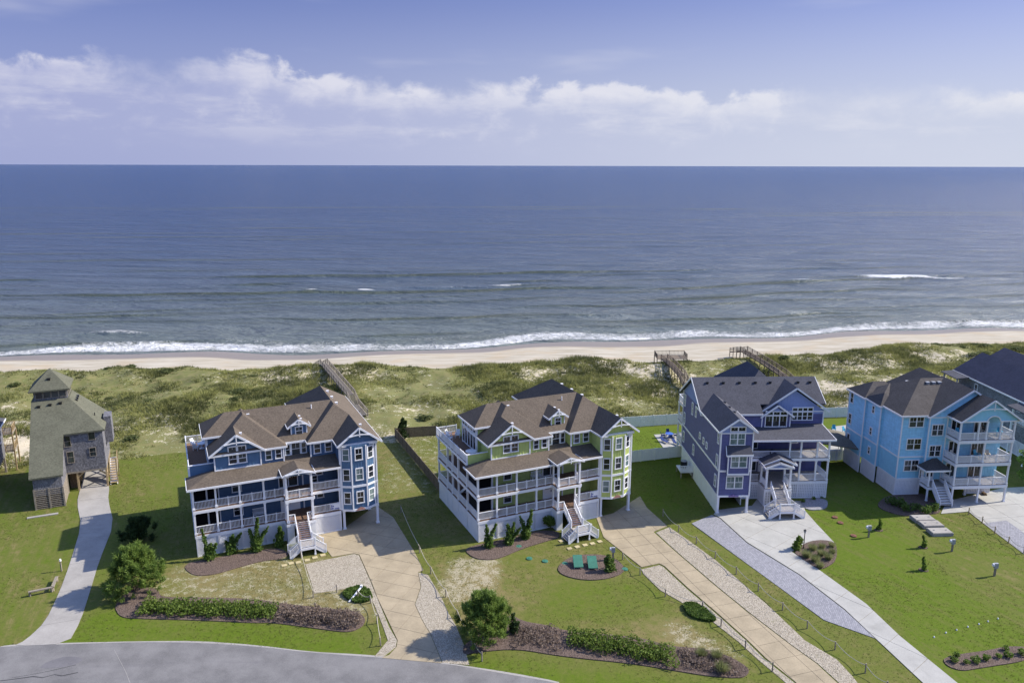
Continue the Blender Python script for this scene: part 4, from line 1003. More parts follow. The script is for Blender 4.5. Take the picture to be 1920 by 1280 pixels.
# ------------------------------------------------------------------ indigo house
def indigo_house():
    h = thing('house', 'dark indigo three-storey house with periwinkle gables and charcoal roof', 'house', (27.75, 97.1, 0), R(2.0))
    lap, bb, rm = M_PURPLE, M_PURPLE_BB, M_ROOF_CHAR; F1, F2, F3, EV = 2.55, 6.1, 9.1, 11.75
    box(h, 'wall', lap, 0, 4.3, 0, 19.6, F1, F2); box(h, 'wall', lap, 0, 4.3, 0, 19.6, F2, EV)
    box(h, 'wall', lap, 4.3, 17.6, 8.2, 19.5, F1, F2); box(h, 'wall', lap, 4.3, 17.6, 8.2, 19.5, F2, F3+.2)
    box(h, 'wall', lap, 4.3, 8.4, 8.22, 19.4, F3+.2, EV-.3); box(h, 'wall', lap, 8.4, 17.7, 9.2, 19.4, F3+.2, EV-.25); box(h, 'wall', lap, 8.4, 12.5, 8.3, 9.2, F3+.1, EV-.7)
    # ground level
    for a, b in zip(np.linspace(.35, 19.4, 9)[:-1], np.linspace(.35, 19.4, 9)[1:]):
        o = obj('skirt_panel', MB().box(.02, .1, a+.06, b-.06, .0, F1-.1), M_WHITE_FENCE, h); battens(h, (.02, b-.1), (.02, a+.1), .05, F1-.15, M_WHITE_FENCE, .35)
        corner(h, .04, a, 0, F1, .14, 'pile')
    for x in (.16, 4.14): column(h, x, .16, 0, F1-.05, .3, name='pile')
    box(h, 'garage_wall', M_GREYMETAL, .2, 4.2, 7.8, 8.0, 0, F1-.1); box(h, 'garage_wall', M_WHITE_FENCE, 4.1, 4.22, 2.6, 7.8, 0, F1-.1)
    trim(h, [((-.03,-.03,F1-.05),(4.33,-.03,F1-.05)), ((-.03,0,F1-.02),(-.03,19.6,F1-.02)), ((-.03,-.03,F2+.02),(4.33,-.03,F2+.02)), ((-.03,0,F2),(-.03,19.6,F2))], .26, .06)
    for x in (0, 4.3): corner(h, x, 0, F1, EV, .17)
    corner(h, 0, 19.6, F1, EV, .17)
    # left gable end and roofs
    def quad(pts, name, m): obj(name, MB().roof([Vector(p) for p in pts], [tuple(range(len(pts)))], .02), m, h)
    mb = MB(); P = [(8.5,11.55),(14.1,15.0),(19.7,11.55)]; mb.v = [(-.02,y,z) for y, z in P]+[(.4,y,z) for y, z in P]; mb.f = [(2,1,0),(3,4,5),(0,1,4,3),(1,2,5,4),(2,0,3,5)]
    obj('gable_wall', mb, bb, h); battens(h, (-.02,19.7), (-.02,8.5), 11.55, lambda s: 11.5+.615*min(s, 11.2-s), bb)
    zr = 15.25
    yk = 9.5; zk = EV-.32+(zr-EV+.32)*(yk-7.9)/6.2
    V = [(-.55,7.9,EV-.32),(8.45,7.9,EV-.32),(8.45,yk,zk),(18.1,yk,zk),(18.1,14.1,zr),(-.55,14.1,zr),(18.1,20.2,EV-.32),(-.55,20.2,EV-.32)]
    roof(h, V, [(0,1,2,3,4,5),(5,4,6,7)], rm, [(0,5),(5,7),(3,4),(0,1)])
    hip(h, 6.5, 14.5, 12.5, 26, EV+.3, .9, rm, False)
    gable_y(h, -.45, 4.75, -.5, 11.2, EV+.02, .70, rm); gable_wall(h, .05, 4.25, -.04, EV-.35, EV+.1, .70, bb)
    trim(h, [((0,-.07,EV-.3),(4.3,-.07,EV-.3))], .16)
    vents(h, None, [(2.6,y,EV+.7*(4.75-2.6)) for y in (3.2,5.4,7.6)], M_BLACK)
    vents(h, None, [(x,13.0,zr-.62) for x in (1.6,4.0,6.4,8.8,11.0)] + [(15.2,13.0,zr-.62),(17.0,13.0,zr-.62)], M_BLACK)
    r_, xm, z_ = gable_y(h, 8.3, 18.5, 8.75, 14.2, EV-.28, .70, rm); gable_wall(h, 8.7, 17.8, 9.16, F3+1.9, EV-.25, .68, bb)
    battens(h, (8.7,9.16), (17.8,9.16), EV-.2, lambda s: EV-.25+.68*min(s, 9.1-s), bb)
    trim(h, [((12.6,9.13,EV-.35),(17.8,9.13,EV-.35))], .16)
    gable_y(h, 8.15, 12.95, 7.9, 10.4, EV-.72, .72, rm); gable_wall(h, 8.4, 12.5, 8.26, F3+.1, EV-.72, .70, lap); gable_wall(h, 8.7, 12.3, 8.20, EV-.72, EV-.7, .70, bb)
    for x in (8.42, 12.5): corner(h, x, 8.26, F3+.1, EV-.75, .15)
    corner(h, 17.7, 9.2, F3+.3, EV-.3)
    # porch
    ys = 4.6
    V = [(4.2,ys-.5,8.85),(17.6,ys-.5,8.85),(17.6,9.3,9.55),(4.2,9.3,9.55)]
    roof(h, V, [(0,1,2,3)], rm, [(0,1),(1,2)])
    for z0 in (2.65, F2-.02):
        box(h, 'porch_floor', M_DECK_GREY, 4.3, 17.05, ys, 8.2, z0-.13, z0)
        trim(h, [((4.3,ys-.03,z0-.28),(17.1,ys-.03,z0-.28)), ((17.08,ys,z0-.28),(17.08,9,z0-.28))], .36, .08, 'porch_beam')
        xs = [4.45, 5.9, 11.35, 12.95, 15.25, 16.95] if z0 > 4 else [4.45, 5.9, 12.95, 15.25, 16.95]
        for x in xs: column(h, x, ys+.1, z0, 8.75 if z0 > 4 else F2-.45)
        column(h, 16.95, 8.4, z0, 8.9 if z0 > 4 else F2-.4)
        spans = [(4.55,5.8),(6.0,8.6),(8.6,11.25),(11.45,12.85),(13.05,15.15),(15.35,16.85)] if z0 > 4 else [(4.55,5.8),(6.0,7.2),(11.0,12.85),(13.05,15.15),(15.35,16.85)]
        for a, b in spans: railing(h, (a, ys+.08), (b, ys+.08), z0, ends=False)
        railing(h, (16.95, ys+.2), (16.95, 8.3), z0, ends=False)
        window(h, 13.3, 8.17, z0+1.6, .95, 1.35, cols=1)
        window(h, 7.0, 8.17, z0+1.25, 1.9, 2.1, cols=2, rows=1, name='sliding_door')
    trim(h, [((4.3,ys+.02,8.62),(17.05,ys+.02,8.62))], .32, .12, 'porch_beam')
    window(h, 10.2, 8.17, F2+1.75, .75, .9); dr = box(h, 'front_door', M_WHITE, 8.3, 9.9, 8.1, 8.19, 2.65, 4.95); obj('pane', MB().box(8.5, 9.7, 8.07, 8.11, 3.7, 4.7), M_GLASS, dr)
    for a, b in ((10.95,12.85),(12.95,15.2),(15.3,17.0)): lattice(h, (a, ys+.02), (b, ys+.02), 0, 2.35)
    lattice(h, (4.4,ys+.02), (7.2,ys+.02), 0, 2.3); lattice(h, (7.2,ys), (7.2,2.1), 0, 2.3); lattice(h, (7.3,2.05), (8.0,2.05), 0, 2.3); lattice(h, (9.9,2.05), (10.9,2.05), 0, 2.3); lattice(h, (17.05,ys+.1), (17.05,8.3), 0, 2.35)
    # portico
    box(h, 'porch_floor', M_DECK_GREY, 7.2, 10.9, 2.0, ys, 2.52, 2.652); trim(h, [((7.17,2.0,2.38),(7.17,ys,2.38)), ((7.2,1.97,2.38),(8.0,1.97,2.38)), ((9.85,1.97,2.38),(10.93,1.97,2.38))], .34, .07, 'porch_beam')
    for (x, y) in ((7.4,2.2),(10.7,2.2),(7.4,ys-.3),(10.7,ys-.3)): column(h, x, y, 2.65, 5.75, .26)
    railing(h, (7.4,2.35), (7.4,ys-.45), 2.65, ends=False); railing(h, (10.7,2.35), (10.7,ys-.45), 2.65, ends=False)
    gable_y(h, 6.9, 11.6, 2.3, ys+1.2, 5.95, .42, rm); gable_y(h, 6.9, 10.9, 1.5, ys+.6, 5.86, .36, rm); gable_wall(h, 7.2, 10.6, 1.8, 5.62, 5.84, .36, bb); trim(h, [((7.1,1.77,5.7),(10.75,1.77,5.7))], .24, .2)
    # front wing windows, box bay
    window(h, 2.2, -.05, EV-1.1, 1.9, 1.5, cols=2, glass=M_GLASS_BLIND); window(h, 2.2, -.06, EV+.28, 1.9, .5, cols=2, rows=1)
    box(h, 'box_bay', lap, .95, 3.85, -.6, 0, F2-.2, 8.75); roof(h, [(.6,-1.0,8.72),(4.2,-1.0,8.78),(3.95,.02,9.75),(.75,.02,9.75)], [(0,1,2,3)], rm, [(0,1),(0,3)])
    trim(h, [((.9,-.62,F2-.22),(3.9,-.62,F2-.22))], .24); window(h, 2.4, -.63, 7.7, 2.0, 1.55, cols=2, glass=M_GLASS_BLIND)
    for x in (.97, 3.83): corner(h, x, -.6, F2-.1, 8.7, .14)
    window(h, 2.2, -.03, 4.5, 2.1, 1.6, cols=2, glass=M_GLASS_BLIND)
    pq = obj('name_plaque', MB().prism([(0,0),(1.35,0),(1.35,.22),(.95,.22),(.65,.38),(.3,.24),(0,.2)], 0, .05), mat_plaque2, h); pq.rotation_euler = (R(90),0,0); pq.location = (1.5,-.10,F1-.12)
    # left side windows
    for (y, z, w, hh) in ((18.6,10.3,.6,1.7),(14.2,10.3,.5,1.7),(12.2,10.4,.5,1.3),(.9,10.5,.5,1.4),(18.4,7.4,.6,1.6),(9.5,7.7,.5,.75),(7.6,7.6,.5,.75),(6.0,7.5,.5,.75),(1.0,7.2,.55,1.6),(18.3,4.4,.6,1.5),(12.5,4.4,.6,1.4),(1.2,4.3,.6,1.5)):
        window(h, -.03, y, z, w, hh, (-1,0), glass=M_GLASS_BLIND)
    for x, z in ((14.6,EV-1.05),): window(h, x, 9.13, z, 2.9, 1.1, cols=4, rows=2); window(h, x, 9.13, z+1.0, 2.9, .42, cols=4, rows=1)
    window(h, 10.45, 8.22, F3+1.15, 3.0, 1.5, cols=3, rows=1); window(h, 10.45, 8.16, F3+2.35, 3.0, .42, cols=3, rows=1)
    # back galleries seen past the left corner
    for z0 in (2.6, 6.0, 9.1):
        box(h, 'porch_floor', M_DECK_GREY, 0, 4.2, 19.6, 22.6, z0-.14, z0); trim(h, [((-.02,19.7,z0-.25),(-.02,22.6,z0-.25)), ((0,22.62,z0-.25),(4.2,22.62,z0-.25))], .3, .07, 'porch_beam')
        railing(h, (.08,19.8), (.08,22.5), z0); railing(h, (.1,22.5), (4.1,22.5), z0)
    for z0, z1 in ((0,2.4),(2.6,5.8),(6,8.8)): column(h, .1, 22.5, z0, z1)
    # stairs
    zl = 1.15
    steps(h, (8.9,2.0), (8.9,-.15), 2.65, zl+.05, 1.75, 9, 'y'); box(h, 'landing', M_DECK_GREY, 7.9, 9.9, -2.05, -.15, zl-.13, zl)
    trim(h, [((7.9,-2.07,zl-.16),(9.9,-2.07,zl-.16))], .32, .06)
    for (x, y) in ((7.97,-2.0),(9.83,-2.0),(7.97,-.2),(9.83,-.2)): column(h, x, y, 0, zl-.13, .16, name='landing_post')
    railing(h, (7.95,-2.0), (9.85,-2.0), zl); steps(h, (7.9,-1.1), (6.5,-1.1), zl, .14, 1.75, 5, 'x'); steps(h, (9.9,-1.1), (11.3,-1.1), zl, .14, 1.75, 5, 'x')
    return h
mat_plaque2 = plain('plaque_paint_violet', (.22, .16, .34), .6, .2, .5, 4)
indigo_house()
# condenser on its lattice-screened platform
t = thing('ac_platform', 'raised white platform with lattice screen beside the indigo house', 'platform', (26.4, 110.6, 0), R(2))
obj('deck', MB().box(-1.0, .9, -1.4, 1.4, .85, 1.0), M_WHITE, t)
for x, y in ((-.9,-1.3),(.8,-1.3),(-.9,1.3),(.8,1.3)): obj('leg', MB().box(x-.08, x+.08, y-.08, y+.08, 0, .85), M_GREYWOOD, t)
lattice(t, (-1.0,-1.42), (.9,-1.42), 1.0, 2.0, back=False)
t = thing('air_conditioner', 'round black air conditioning condenser on the white platform', 'air conditioner', (26.3, 111.0, 1.0), 0)
obj('casing', MB().cyl((0,0,0), (0,0,1.05), .52, .52, 16), M_BLACK, t); obj('fan_guard', MB().cyl((0,0,1.05), (0,0,1.13), .50, .42, 16), M_GREYMETAL, t)

# ------------------------------------------------------------------ sky-blue house
def sky_house():
    h = thing('house', 'bright sky blue three-storey house with stacked white balconies under a gable', 'house', (54.76, 103.2, 0), R(4.6))
    lap, bb, rm = M_SKY, M_SKY_BB, M_ROOF_BRCH; F1, F2, F3, EV = 2.5, 5.8, 9.2, 12.0
    def block(x0, x1, y0, y1):
        box(h, 'wall', bb, x0, x1, y0, y1, F1, F2); box(h, 'wall', lap, x0, x1, y0, y1, F2, EV)
    block(0, 3.7, 0, 13.2); block(3.7, 14.6, -.5, 13.0); block(-.42, 0, 4.75, 8.6); block(-.72, 0, 8.6, 13.25)
    battens(h, (0,4.7), (0,.05), F1, F2-.1, bb); battens(h, (-.42,8.6), (-.42,4.8), F1, F2-.1, bb); battens(h, (-.72,13.2), (-.72,8.65), F1, F2-.1, bb); battens(h, (.05,0), (3.65,0), F1, F2-.1, bb)
    for x, y in ((0,0),(3.7,-.5),(-.42,4.75),(-.72,8.62),(-.72,13.25),(6.3,-.5)): corner(h, x, y, F1, EV-.05, .15)
    trim(h, [((-.02,0,F2),(-.02,4.75,F2)), ((-.44,4.75,F2),(-.44,8.6,F2)), ((-.74,8.6,F2),(-.74,13.25,F2)), ((0,-.03,F2),(3.7,-.03,F2)), ((-.02,0,F1),(-.02,4.75,F1)), ((-.44,4.75,F1),(-.44,8.6,F1)), ((-.74,8.6,F1),(-.74,13.25,F1)), ((0,-.03,F1),(3.7,-.03,F1))], .2)
    lattice(h, (.1,.03), (3.6,.03), 0, F1-.1, step=.2)
    for (x, a, b) in ((.02,4.7,2.4),(.02,2.35,.1),(-.40,8.5,6.7),(-.40,6.65,4.8),(-.70,13.2,11),(-.70,10.95,8.7)): lattice(h, (x, a), (x, b), 0, F1-.1, step=.2)
    for y, x in ((.9,-.05),(3.2,-.05),(5.6,-.5),(9.6,-.8)): obj('wall_lamp', MB().box(x-.08, x, y-.08, y+.08, 1.1, 1.35), M_WHITE, h)
    box(h, 'basement_wall', M_GREYMETAL, 3.9, 14.3, 2.6, 12.5, 0, F1)
    lattice(h, (10.8,-.2), (14.2,-.2), 0, F1)
    # roofs
    V = [(-.35,-.35,EV),(15.0,-.35,EV),(15.0,12.2,EV),(-.35,12.2,EV),(5.75,5.9,15.65),(9.6,5.9,15.65)]
    roof(h, V, [(0,1,5,4),(1,2,5),(2,3,4,5),(3,0,4)], rm, [(0,1),(3,0)])
    V = [(-.8,4.45,EV-.1),(3,4.45,EV-.1),(3,9.0,EV+2.1),(-.8,9.0,EV+.0),(.9,6.6,13.3)]; roof(h, V, [(0,1,4),(4,1,2),(3,0,4),(2,3,4)], rm, [(0,1),(3,0)])
    hip(h, -1.1, 6.0, 8.3, 13.7, EV-.02, .68, rm)
    roof(h, [(4.0,6.0,EV+.05),(14.8,6.0,EV+.05),(14.8,14.2,EV+.05),(4.0,14.2,EV+.05),(9.4,6.0,15.6),(9.4,12.0,15.6)], [(0,4,5,3),(1,2,5,4),(2,3,5)], rm)
    gable_y(h, 3.35, 15.4, -.95, 6.5, EV-.1, .64, rm); gable_wall(h, 3.7, 15.05, -.52, EV-.3, EV-.05, .64, lap)
    trim(h, [((3.7,-.56,EV-.25),(6.5,-.56,EV-.25))], .16)
    vents(h, None, [(x,5.0,15.12) for x in (6.3,7.2,8.1,9.0)], M_GREYMETAL, .42)
    obj('roof_vent', MB().box(5.0,5.6,8.2,8.4,14.1,14.6), M_WHITE, h)
    # stacked balconies
    X0, X1, Y0 = 6.3, 14.3, -3.35; DZ = (2.7, 6.0, 9.35)
    for z0 in DZ:
        box(h, 'balcony_floor', M_DECK_GREY, X0, X1, Y0, -.5, z0-.14, z0)
        trim(h, [((X0,Y0-.03,z0-.3),(X1,Y0-.03,z0-.3)), ((X0-.03,Y0,z0-.3),(X0-.03,-.5,z0-.3)), ((X1+.03,Y0,z0-.3),(X1+.03,-.5,z0-.3))], .42, .08, 'porch_beam')
        for a, b in ((X0+.1,8.5),(8.5,10.2),(10.2,12.2),(12.2,X1-.1)): railing(h, (a, Y0+.08), (b, Y0+.08), z0, sp=.13, ends=(a in (8.5,12.2)))
        railing(h, (X0+.08, Y0+.15), (X0+.08, -.6), z0, sp=.13, ends=False); railing(h, (X1-.08, Y0+.15), (X1-.08, -.6), z0, sp=.13, ends=False)
        zt = {2.7:5.6, 6.0:8.95, 9.35:12.0}[z0]
        for x in (X0+.12, 10.2, X1-.12) + ((12.2, 9.0) if z0 > 9 else ()): column(h, x, Y0+.1, z0, zt, .2)
        window(h, 11.2, -.54, z0+1.15, 1.7, 2.1, cols=2, rows=1, name='sliding_door')
        window(h, 7.6, -.54, z0+1.2, 1.3, 1.9, cols=2, rows=1)
    battens(h, (6.4,-.5), (14.5,-.5), F1, F2-.1, bb)
    for x, y in ((X0+.12,Y0+.1),(10.2,Y0+.1),(X1-.12,Y0+.1),(10.2,-.6)): column(h, x, y, 0, 2.4, .22, name='pile')
    r_, xm, zr = gable_y(h, 6.05, 14.95, Y0-.4, -.4, EV+.08, .68, rm)
    # gable screen with arched opening
    z0 = EV-.02; N = 10; axm, ar = 10.95, .95
    half = lambda s: z0+.1+.66*max(0, (4.15-abs(s-10.5)))
    mb = MB()
    def strip(xa, xb, zfn):
        n = len(mb.v)
        for x in (xa, xb):
            for y in (Y0, Y0+.12): mb.v += [(x, y, zfn(x)), (x, y, half(x))]
        mb.f += [(n, n+4, n+5, n+1), (n+2, n+3, n+7, n+6), (n+1, n+5, n+7, n+3), (n, n+2, n+6, n+4)]
    arch = lambda x: z0+math.sqrt(max(0, 1-((x-axm)/ar)**2))*.75
    xs = list(np.linspace(6.5, axm-ar, 6))+[axm-ar+2*ar*i/N for i in range(1, N+1)]+list(np.linspace(axm+ar, 14.5, 6))[1:]
    for a, b in zip(xs[:-1], xs[1:]): strip(a, b, arch if (a > axm-ar-.01 and b < axm+ar+.01) else (lambda x: z0))
    obj('gable_wall', mb, bb, h); brace(h, 10.5, zr, Y0-.46, 4.4, .68)
    am = MB(); pts = [(axm+ar*math.cos(math.pi*i/12), Y0-.03, z0+.75*math.sin(math.pi*i/12)) for i in range(13)]
    for a, b in zip(pts[:-1], pts[1:]): am.bar(a, b, .1, .14)
    obj('arch_trim', am, M_WHITE, h); trim(h, [((6.4,Y0-.03,z0),(axm-ar,Y0-.03,z0)), ((axm+ar,Y0-.03,z0),(14.55,Y0-.03,z0))], .18)
    # windows
    for z in (EV-.95, F3-1.5, F1+2.0): window(h, 2.05, -.03, z, 2.0, 1.5, cols=2)
    for z in (EV-2.1, F3-2.4): window(h, 4.95, -.54, z, 1.55, 1.5, cols=2)
    for (x, y, z, w, hh) in ((-.75,12.4,10.8,.7,1.5),(-.75,12.4,7.4,.7,1.5),(-.75,12.3,4.1,.7,1.6),(-.45,6.7,10.7,.5,1.0),(-.45,6.8,7.3,.5,1.0),(-.45,6.7,4.3,.5,1.0)): window(h, x, y, z, w, hh, (-1,0))
    # entry: hipped roof, stoop, stairs
    box(h, 'stoop', M_DECK_GREY, 3.3, 6.2, -2.4, -.5, 2.1, 2.25); trim(h, [((3.27,-2.4,1.95),(3.27,-.5,1.95)), ((3.3,-2.43,1.95),(6.2,-2.43,1.95))], .34)
    V = [(2.6,-2.75,4.75),(6.25,-2.75,4.75),(6.25,-.5,4.75),(2.6,-.5,4.75),(4.6,-.7,5.75),(5.4,-.52,5.75)]
    roof(h, V, [(0,1,5,4),(1,2,5),(3,0,4),(2,3,4,5)], rm, [(0,1),(3,0)])
    for x, y in ((3.4,-2.3),(3.4,-.6)): column(h, x, y, 2.25, 4.7, .18); 
    for x in (3.4, 6.1): column(h, x, -2.3, 0, 2.1, .2, name='pile')
    railing(h, (3.36,-.6), (3.36,-2.3), 2.25, ends=False, sp=.13); steps(h, (4.85,-2.4), (4.85,-4.5), 2.25, .15, 1.75, 7, 'y')
    dr = box(h, 'front_door', M_WHITE, 4.0, 5.2, -.58, -.51, 2.3, 4.4); obj('pane', MB().box(4.2, 5.0, -.61, -.57, 3.0, 4.2), M_GLASS, dr)
    window(h, 3.35, -1.5+.98, 3.4, .4, 1.2)
    return h
sky_house()

# ------------------------------------------------------------------ weathered shake house with lookout tower
def tower_house():
    h = thing('house', 'weathered grey shake house on stilts with lookout tower and olive shingle roof', 'house', (-64.78, 97.55, 0), R(24))
    wm, rm = M_SHAKE, M_ROOF_OLIVE; sl = .83; E0 = 4.67
    zpl = lambda y: E0+sl*(y+.3)
    # low front wing under the long roof slope
    mb = MB(); P = [(0,1.9),(14,1.9),(14,zpl(9.3)-.2),(9.3,zpl(9.3)-.2),(0,zpl(0)-.2)]
    for X in (.05, 3.5):
        pass
    mb.v = [(.05,y,z) for y, z in P]+[(3.5,y,z) for y, z in P]; k = 5
    mb.f = [tuple(range(k)), tuple(range(2*k-1,k-1,-1))]+[(i,k+i,k+(i+1)%k,(i+1)%k) for i in range(k)]
    obj('wall', mb, wm, h)
    for i in range(11):
        z = .15+i*.26; obj('slat', MB().bar((.02,-.02,z), (3.52,-.02,z), .04, .13), M_GREYWOOD, h); obj('slat', MB().bar((3.53,0,z), (3.53,4.6,z), .04, .13), M_GREYWOOD, h)
    box(h, 'undercroft_shade_block', M_DARK, .15, 3.4, .15, 4.6, 0, 1.9)  # near-black block stands in for the shade behind the slats
    for x, y in ((.05,0),(3.5,0),(1.8,0),(3.5,4.7)): box(h, 'pile', M_GREYWOOD, x-.1, x+.1, y-.1+.02, y+.1+.02, 0, 2.9)
    box(h, 'wall', wm, 3.5, 8.6, 5.0, 13.5, 2.95, 8.9); box(h, 'floor_joists', M_GREYWOOD, 3.5, 8.6, 5.0, 13.5, 2.7, 2.95)
    # stilts with cross braces round the carport
    for x, y in ((4.8,5.2),(8.5,5.2),(4.8,9),(8.5,9),(4.8,13),(8.5,13)):
        box(h, 'stilt', M_TIMBER, x-.12, x+.12, y-.12, y+.12, 0, 2.8)
    for a, b in (((8.5,5.2,.3),(8.5,9,2.6)),((8.5,5.2,2.6),(8.5,9,.3)),((4.8,5.2,1.9),(5.7,5.2,2.7)),((8.5,5.2,1.9),(7.6,5.2,2.7)),((8.5,9,.3),(8.5,13,2.6)),((8.5,9,2.6),(8.5,13,.3)),((4.8,9,.3),(4.8,13,2.6))):
        obj('brace', MB().bar(a, b, .1, .2), M_TIMBER, h)
    box(h, 'storage_wall', M_DARKWOOD, 3.6, 4.7, 6.5, 13, 0, 2.7)
    # roof: the long front slope, right hip slope
    a = [(-.3,-.3,E0),(3.75,-.3,E0),(3.75,4.7,zpl(4.7)),(8.95,4.7,zpl(4.7)),(4.5,9.45,zpl(9.45)),(-.3,9.45,zpl(9.45)),(8.95,13.9,zpl(4.7)),(4.5,13.9,zpl(9.45)),(-.3,13.9,zpl(9.45))]
    roof(h, a, [(0,1,2,4,5),(2,3,4),(3,6,7,4),(5,4,7,8)], rm, th=.22)
    # lookout tower
    zt = zpl(9.4)-.4; box(h, 'tower_wall', wm, .05, 4.3, 9.6, 14.2, zt, 14.35)
    cx, cy = 2.15, 11.9
    V = [(-.45,9.0,14.3),(4.75,9.0,14.3),(4.75,14.8,14.3),(-.45,14.8,14.3),(cx,cy,16.85)]
    roof(h, V, [(0,1,4),(1,2,4),(2,3,4),(3,0,4)], rm, th=.2)
    def dwin(x, y, z, w, hh, n=(0,-1), rows=1):
        o = obj('window', MB().box(-w/2-.07,w/2+.07,-.05,.02,-hh/2-.07,-hh/2).box(-w/2-.07,w/2+.07,-.05,.02,hh/2,hh/2+.07).box(-w/2-.07,-w/2,-.05,.02,-hh/2,hh/2).box(w/2,w/2+.07,-.05,.02,-hh/2,hh/2).box(-w/2,w/2,-.035,.02,-.03,.03) if rows == 2 else MB().box(-w/2-.07,w/2+.07,-.05,.02,-hh/2-.07,-hh/2).box(-w/2-.07,w/2+.07,-.05,.02,hh/2,hh/2+.07).box(-w/2-.07,-w/2,-.05,.02,-hh/2,hh/2).box(w/2,w/2+.07,-.05,.02,-hh/2,hh/2), M_GREYWOOD, h)
        o.location = (x, y, z); o.rotation_euler = (0,0,math.atan2(n[0],-n[1])); obj('pane', MB().box(-w/2,w/2,-.02,.015,-hh/2,hh/2), M_GLASS, o)
    for x in (.75,1.75,2.75,3.7): dwin(x, 9.58, 13.6, .82, 1.05)
    for y in (10.4,11.5,12.6,13.6): dwin(4.33, y, 13.5, .8, 1.0, (1,0))
    dwin(4.1, 4.98, 7.6, .75, 1.5, rows=2); dwin(4.25, 4.98, 5.2, .75, 1.6, rows=2); dwin(7.2, 4.98, 8.0, .75, 1.1); dwin(7.1, 4.98, 5.6, .72, 1.2, rows=2)
    vents(h, None, [(.7,8.6,zpl(8.6)),(2.1,8.7,zpl(8.7)),(3.4,8.8,zpl(8.8))], M_BLACK, .36); vents(h, None, [(5.3,y,zpl(8.6)) for y in (10.2,11.3,12.4)], M_BLACK, .3); vents(h, None, [(cx,10.4,15.55)], M_BLACK, .34)
    obj('vent_pipe', MB().cyl((7.6,8.2,zpl(6)-.1), (7.6,8.2,zpl(6)+.6), .06), M_BLACK, h)
    # boxed stair tower and steps on the sea side right
    box(h, 'stair_tower', M_SHAKE, 8.62, 9.6, 8.5, 11.2, 5.6, 9.6); steps(h, (9.3,9.2), (9.3,5.4), 3.0, .1, .9, 10, 'y', tread=M_TIMBER, rails=False)
    for y in (5.6,9.0): box(h, 'stilt', M_TIMBER, 9.75, 9.9, y, y+.15, 0, 4.0)
    obj('handrail', MB().bar((9.82,9.1,4.0), (9.82,5.6,1.1), .06, .14), M_TIMBER, h)
    return h
tower_house()

# ------------------------------------------------------------------ neighbours cut by the frame
def grey_house():
    h = thing('house', 'grey shake house with a long navy shingle gable roof', 'house', (82.4, 110.0, 0), 0)
    box(h, 'wall', M_SHAKE2, 0, 8.6, 0, 27.5, 2.4, 9.2)
    r_, xm, zr = gable_y(h, -.7, 9.3, -.5, 28.6, 9.25, .66, M_ROOF_NAVY)
    for a, b in zip(np.linspace(0,27,7)[:-1], np.linspace(0,27,7)[1:]): lattice(h, (0,b-.1), (0,a+.1), 0, 2.4)
    for y, z, hh in ((10,8.0,1.6),(10.6,5.2,.8),(4,7.6,1.5),(4,4.6,1.5),(16,4.8,1.4),(22,7.5,1.5)): window(h, -.03, y, z, .7, hh, (-1,0))
    gable_y(h, 4.0, 15.0, 14.0, 30.5, 9.6, .62, M_ROOF_NAVY); vents(h, None, [(11.8,24,11.6),(11.8,21,11.6)], M_WHITE, .6)
    # small covered deck at the sea end
    box(h, 'porch_floor', M_DECK_GREY, -2.6, 0, 23.5, 28, 6.1, 6.25); roof(h, [(-3.0,23.2,9.0),(.0,23.2,9.3),(.0,28.4,9.3),(-3.0,28.4,9.0)], [(0,1,2,3)], M_ROOF_CHAR, th=.14)
    for y in (23.6,27.8): column(h, -2.6, y, 0, 8.95, .2, M_GREYMETAL)
    railing(h, (-2.6,23.6), (-2.6,27.8), 6.25, m=M_BLACK); railing(h, (-2.6,23.6), (0,23.6), 6.25, m=M_BLACK)
    box(h, 'balcony_floor', M_DECK_GREY, -2.2, 0, -.5, 8.5, 6.0, 6.2); roof(h, [(-2.8,-1,8.6),(0,-1,9.1),(0,9,9.1),(-2.8,9,8.6)], [(0,1,2,3)], M_ROOF_CHAR)
    for y in (.2,4.2,8.3): column(h, -2.1, y, 0, 8.5, .22)
    railing(h, (-2.1,.3), (-2.1,8.2), 6.2); railing(h, (-2.1,8.3), (0,8.3), 6.2)
    return h
grey_house()
def edge_house():
    h = thing('house', 'slate blue house beside the tower house with a timber deck on stilts', 'house', (-84.5, 98.0, 0), R(24))
    box(h, 'wall', M_SHAKE, 0, 12.0, 0, 9, 2.6, 8.3); hip(h, -.6, 12.6, -.6, 9.6, 8.3, .6, M_ROOF_CHAR)
    for x, y in ((.2,.2),(11.8,.2),(11.8,8.8),(.2,8.8)): box(h, 'stilt', M_GREYWOOD, x-.13, x+.13, y-.13, y+.13, 0, 2.6)
    window(h, 12.03, 3.2, 6.0, .8, 1.4, (1,0)); window(h, 12.03, 6.5, 6.2, .8, 1.4, (1,0))
    for z0 in (3.2, 6.0):
        box(h, 'deck', M_GREYWOOD, 8.6, 13.3, 9.0, 12.2, z0-.15, z0)
        railing(h, (13.2,9.1), (13.2,12.1), z0, m=M_TIMBER, sp=.2); railing(h, (8.8,12.1), (13.2,12.1), z0, m=M_TIMBER, sp=.2); railing(h, (12.1,9.1), (13.2,9.1), z0, m=M_TIMBER, sp=.2)
    for x, y in ((13.2,9.1),(13.2,12.1),(10,12.1)): box(h, 'stilt', M_TIMBER, x-.1, x+.1, y-.1, y+.1, 0, 5.9)
    return h
edge_house()
t = thing('pavilion', 'open tan-roofed pavilion between the indigo and sky blue houses', 'pavilion', (46.6, 112.0, 0), R(2))
V = [(-2.0,-2.6,8.3-3.6),(7.6,-1.6,3.2),(8.2,7.6,3.2),(-2.0,7.6,4.7)]
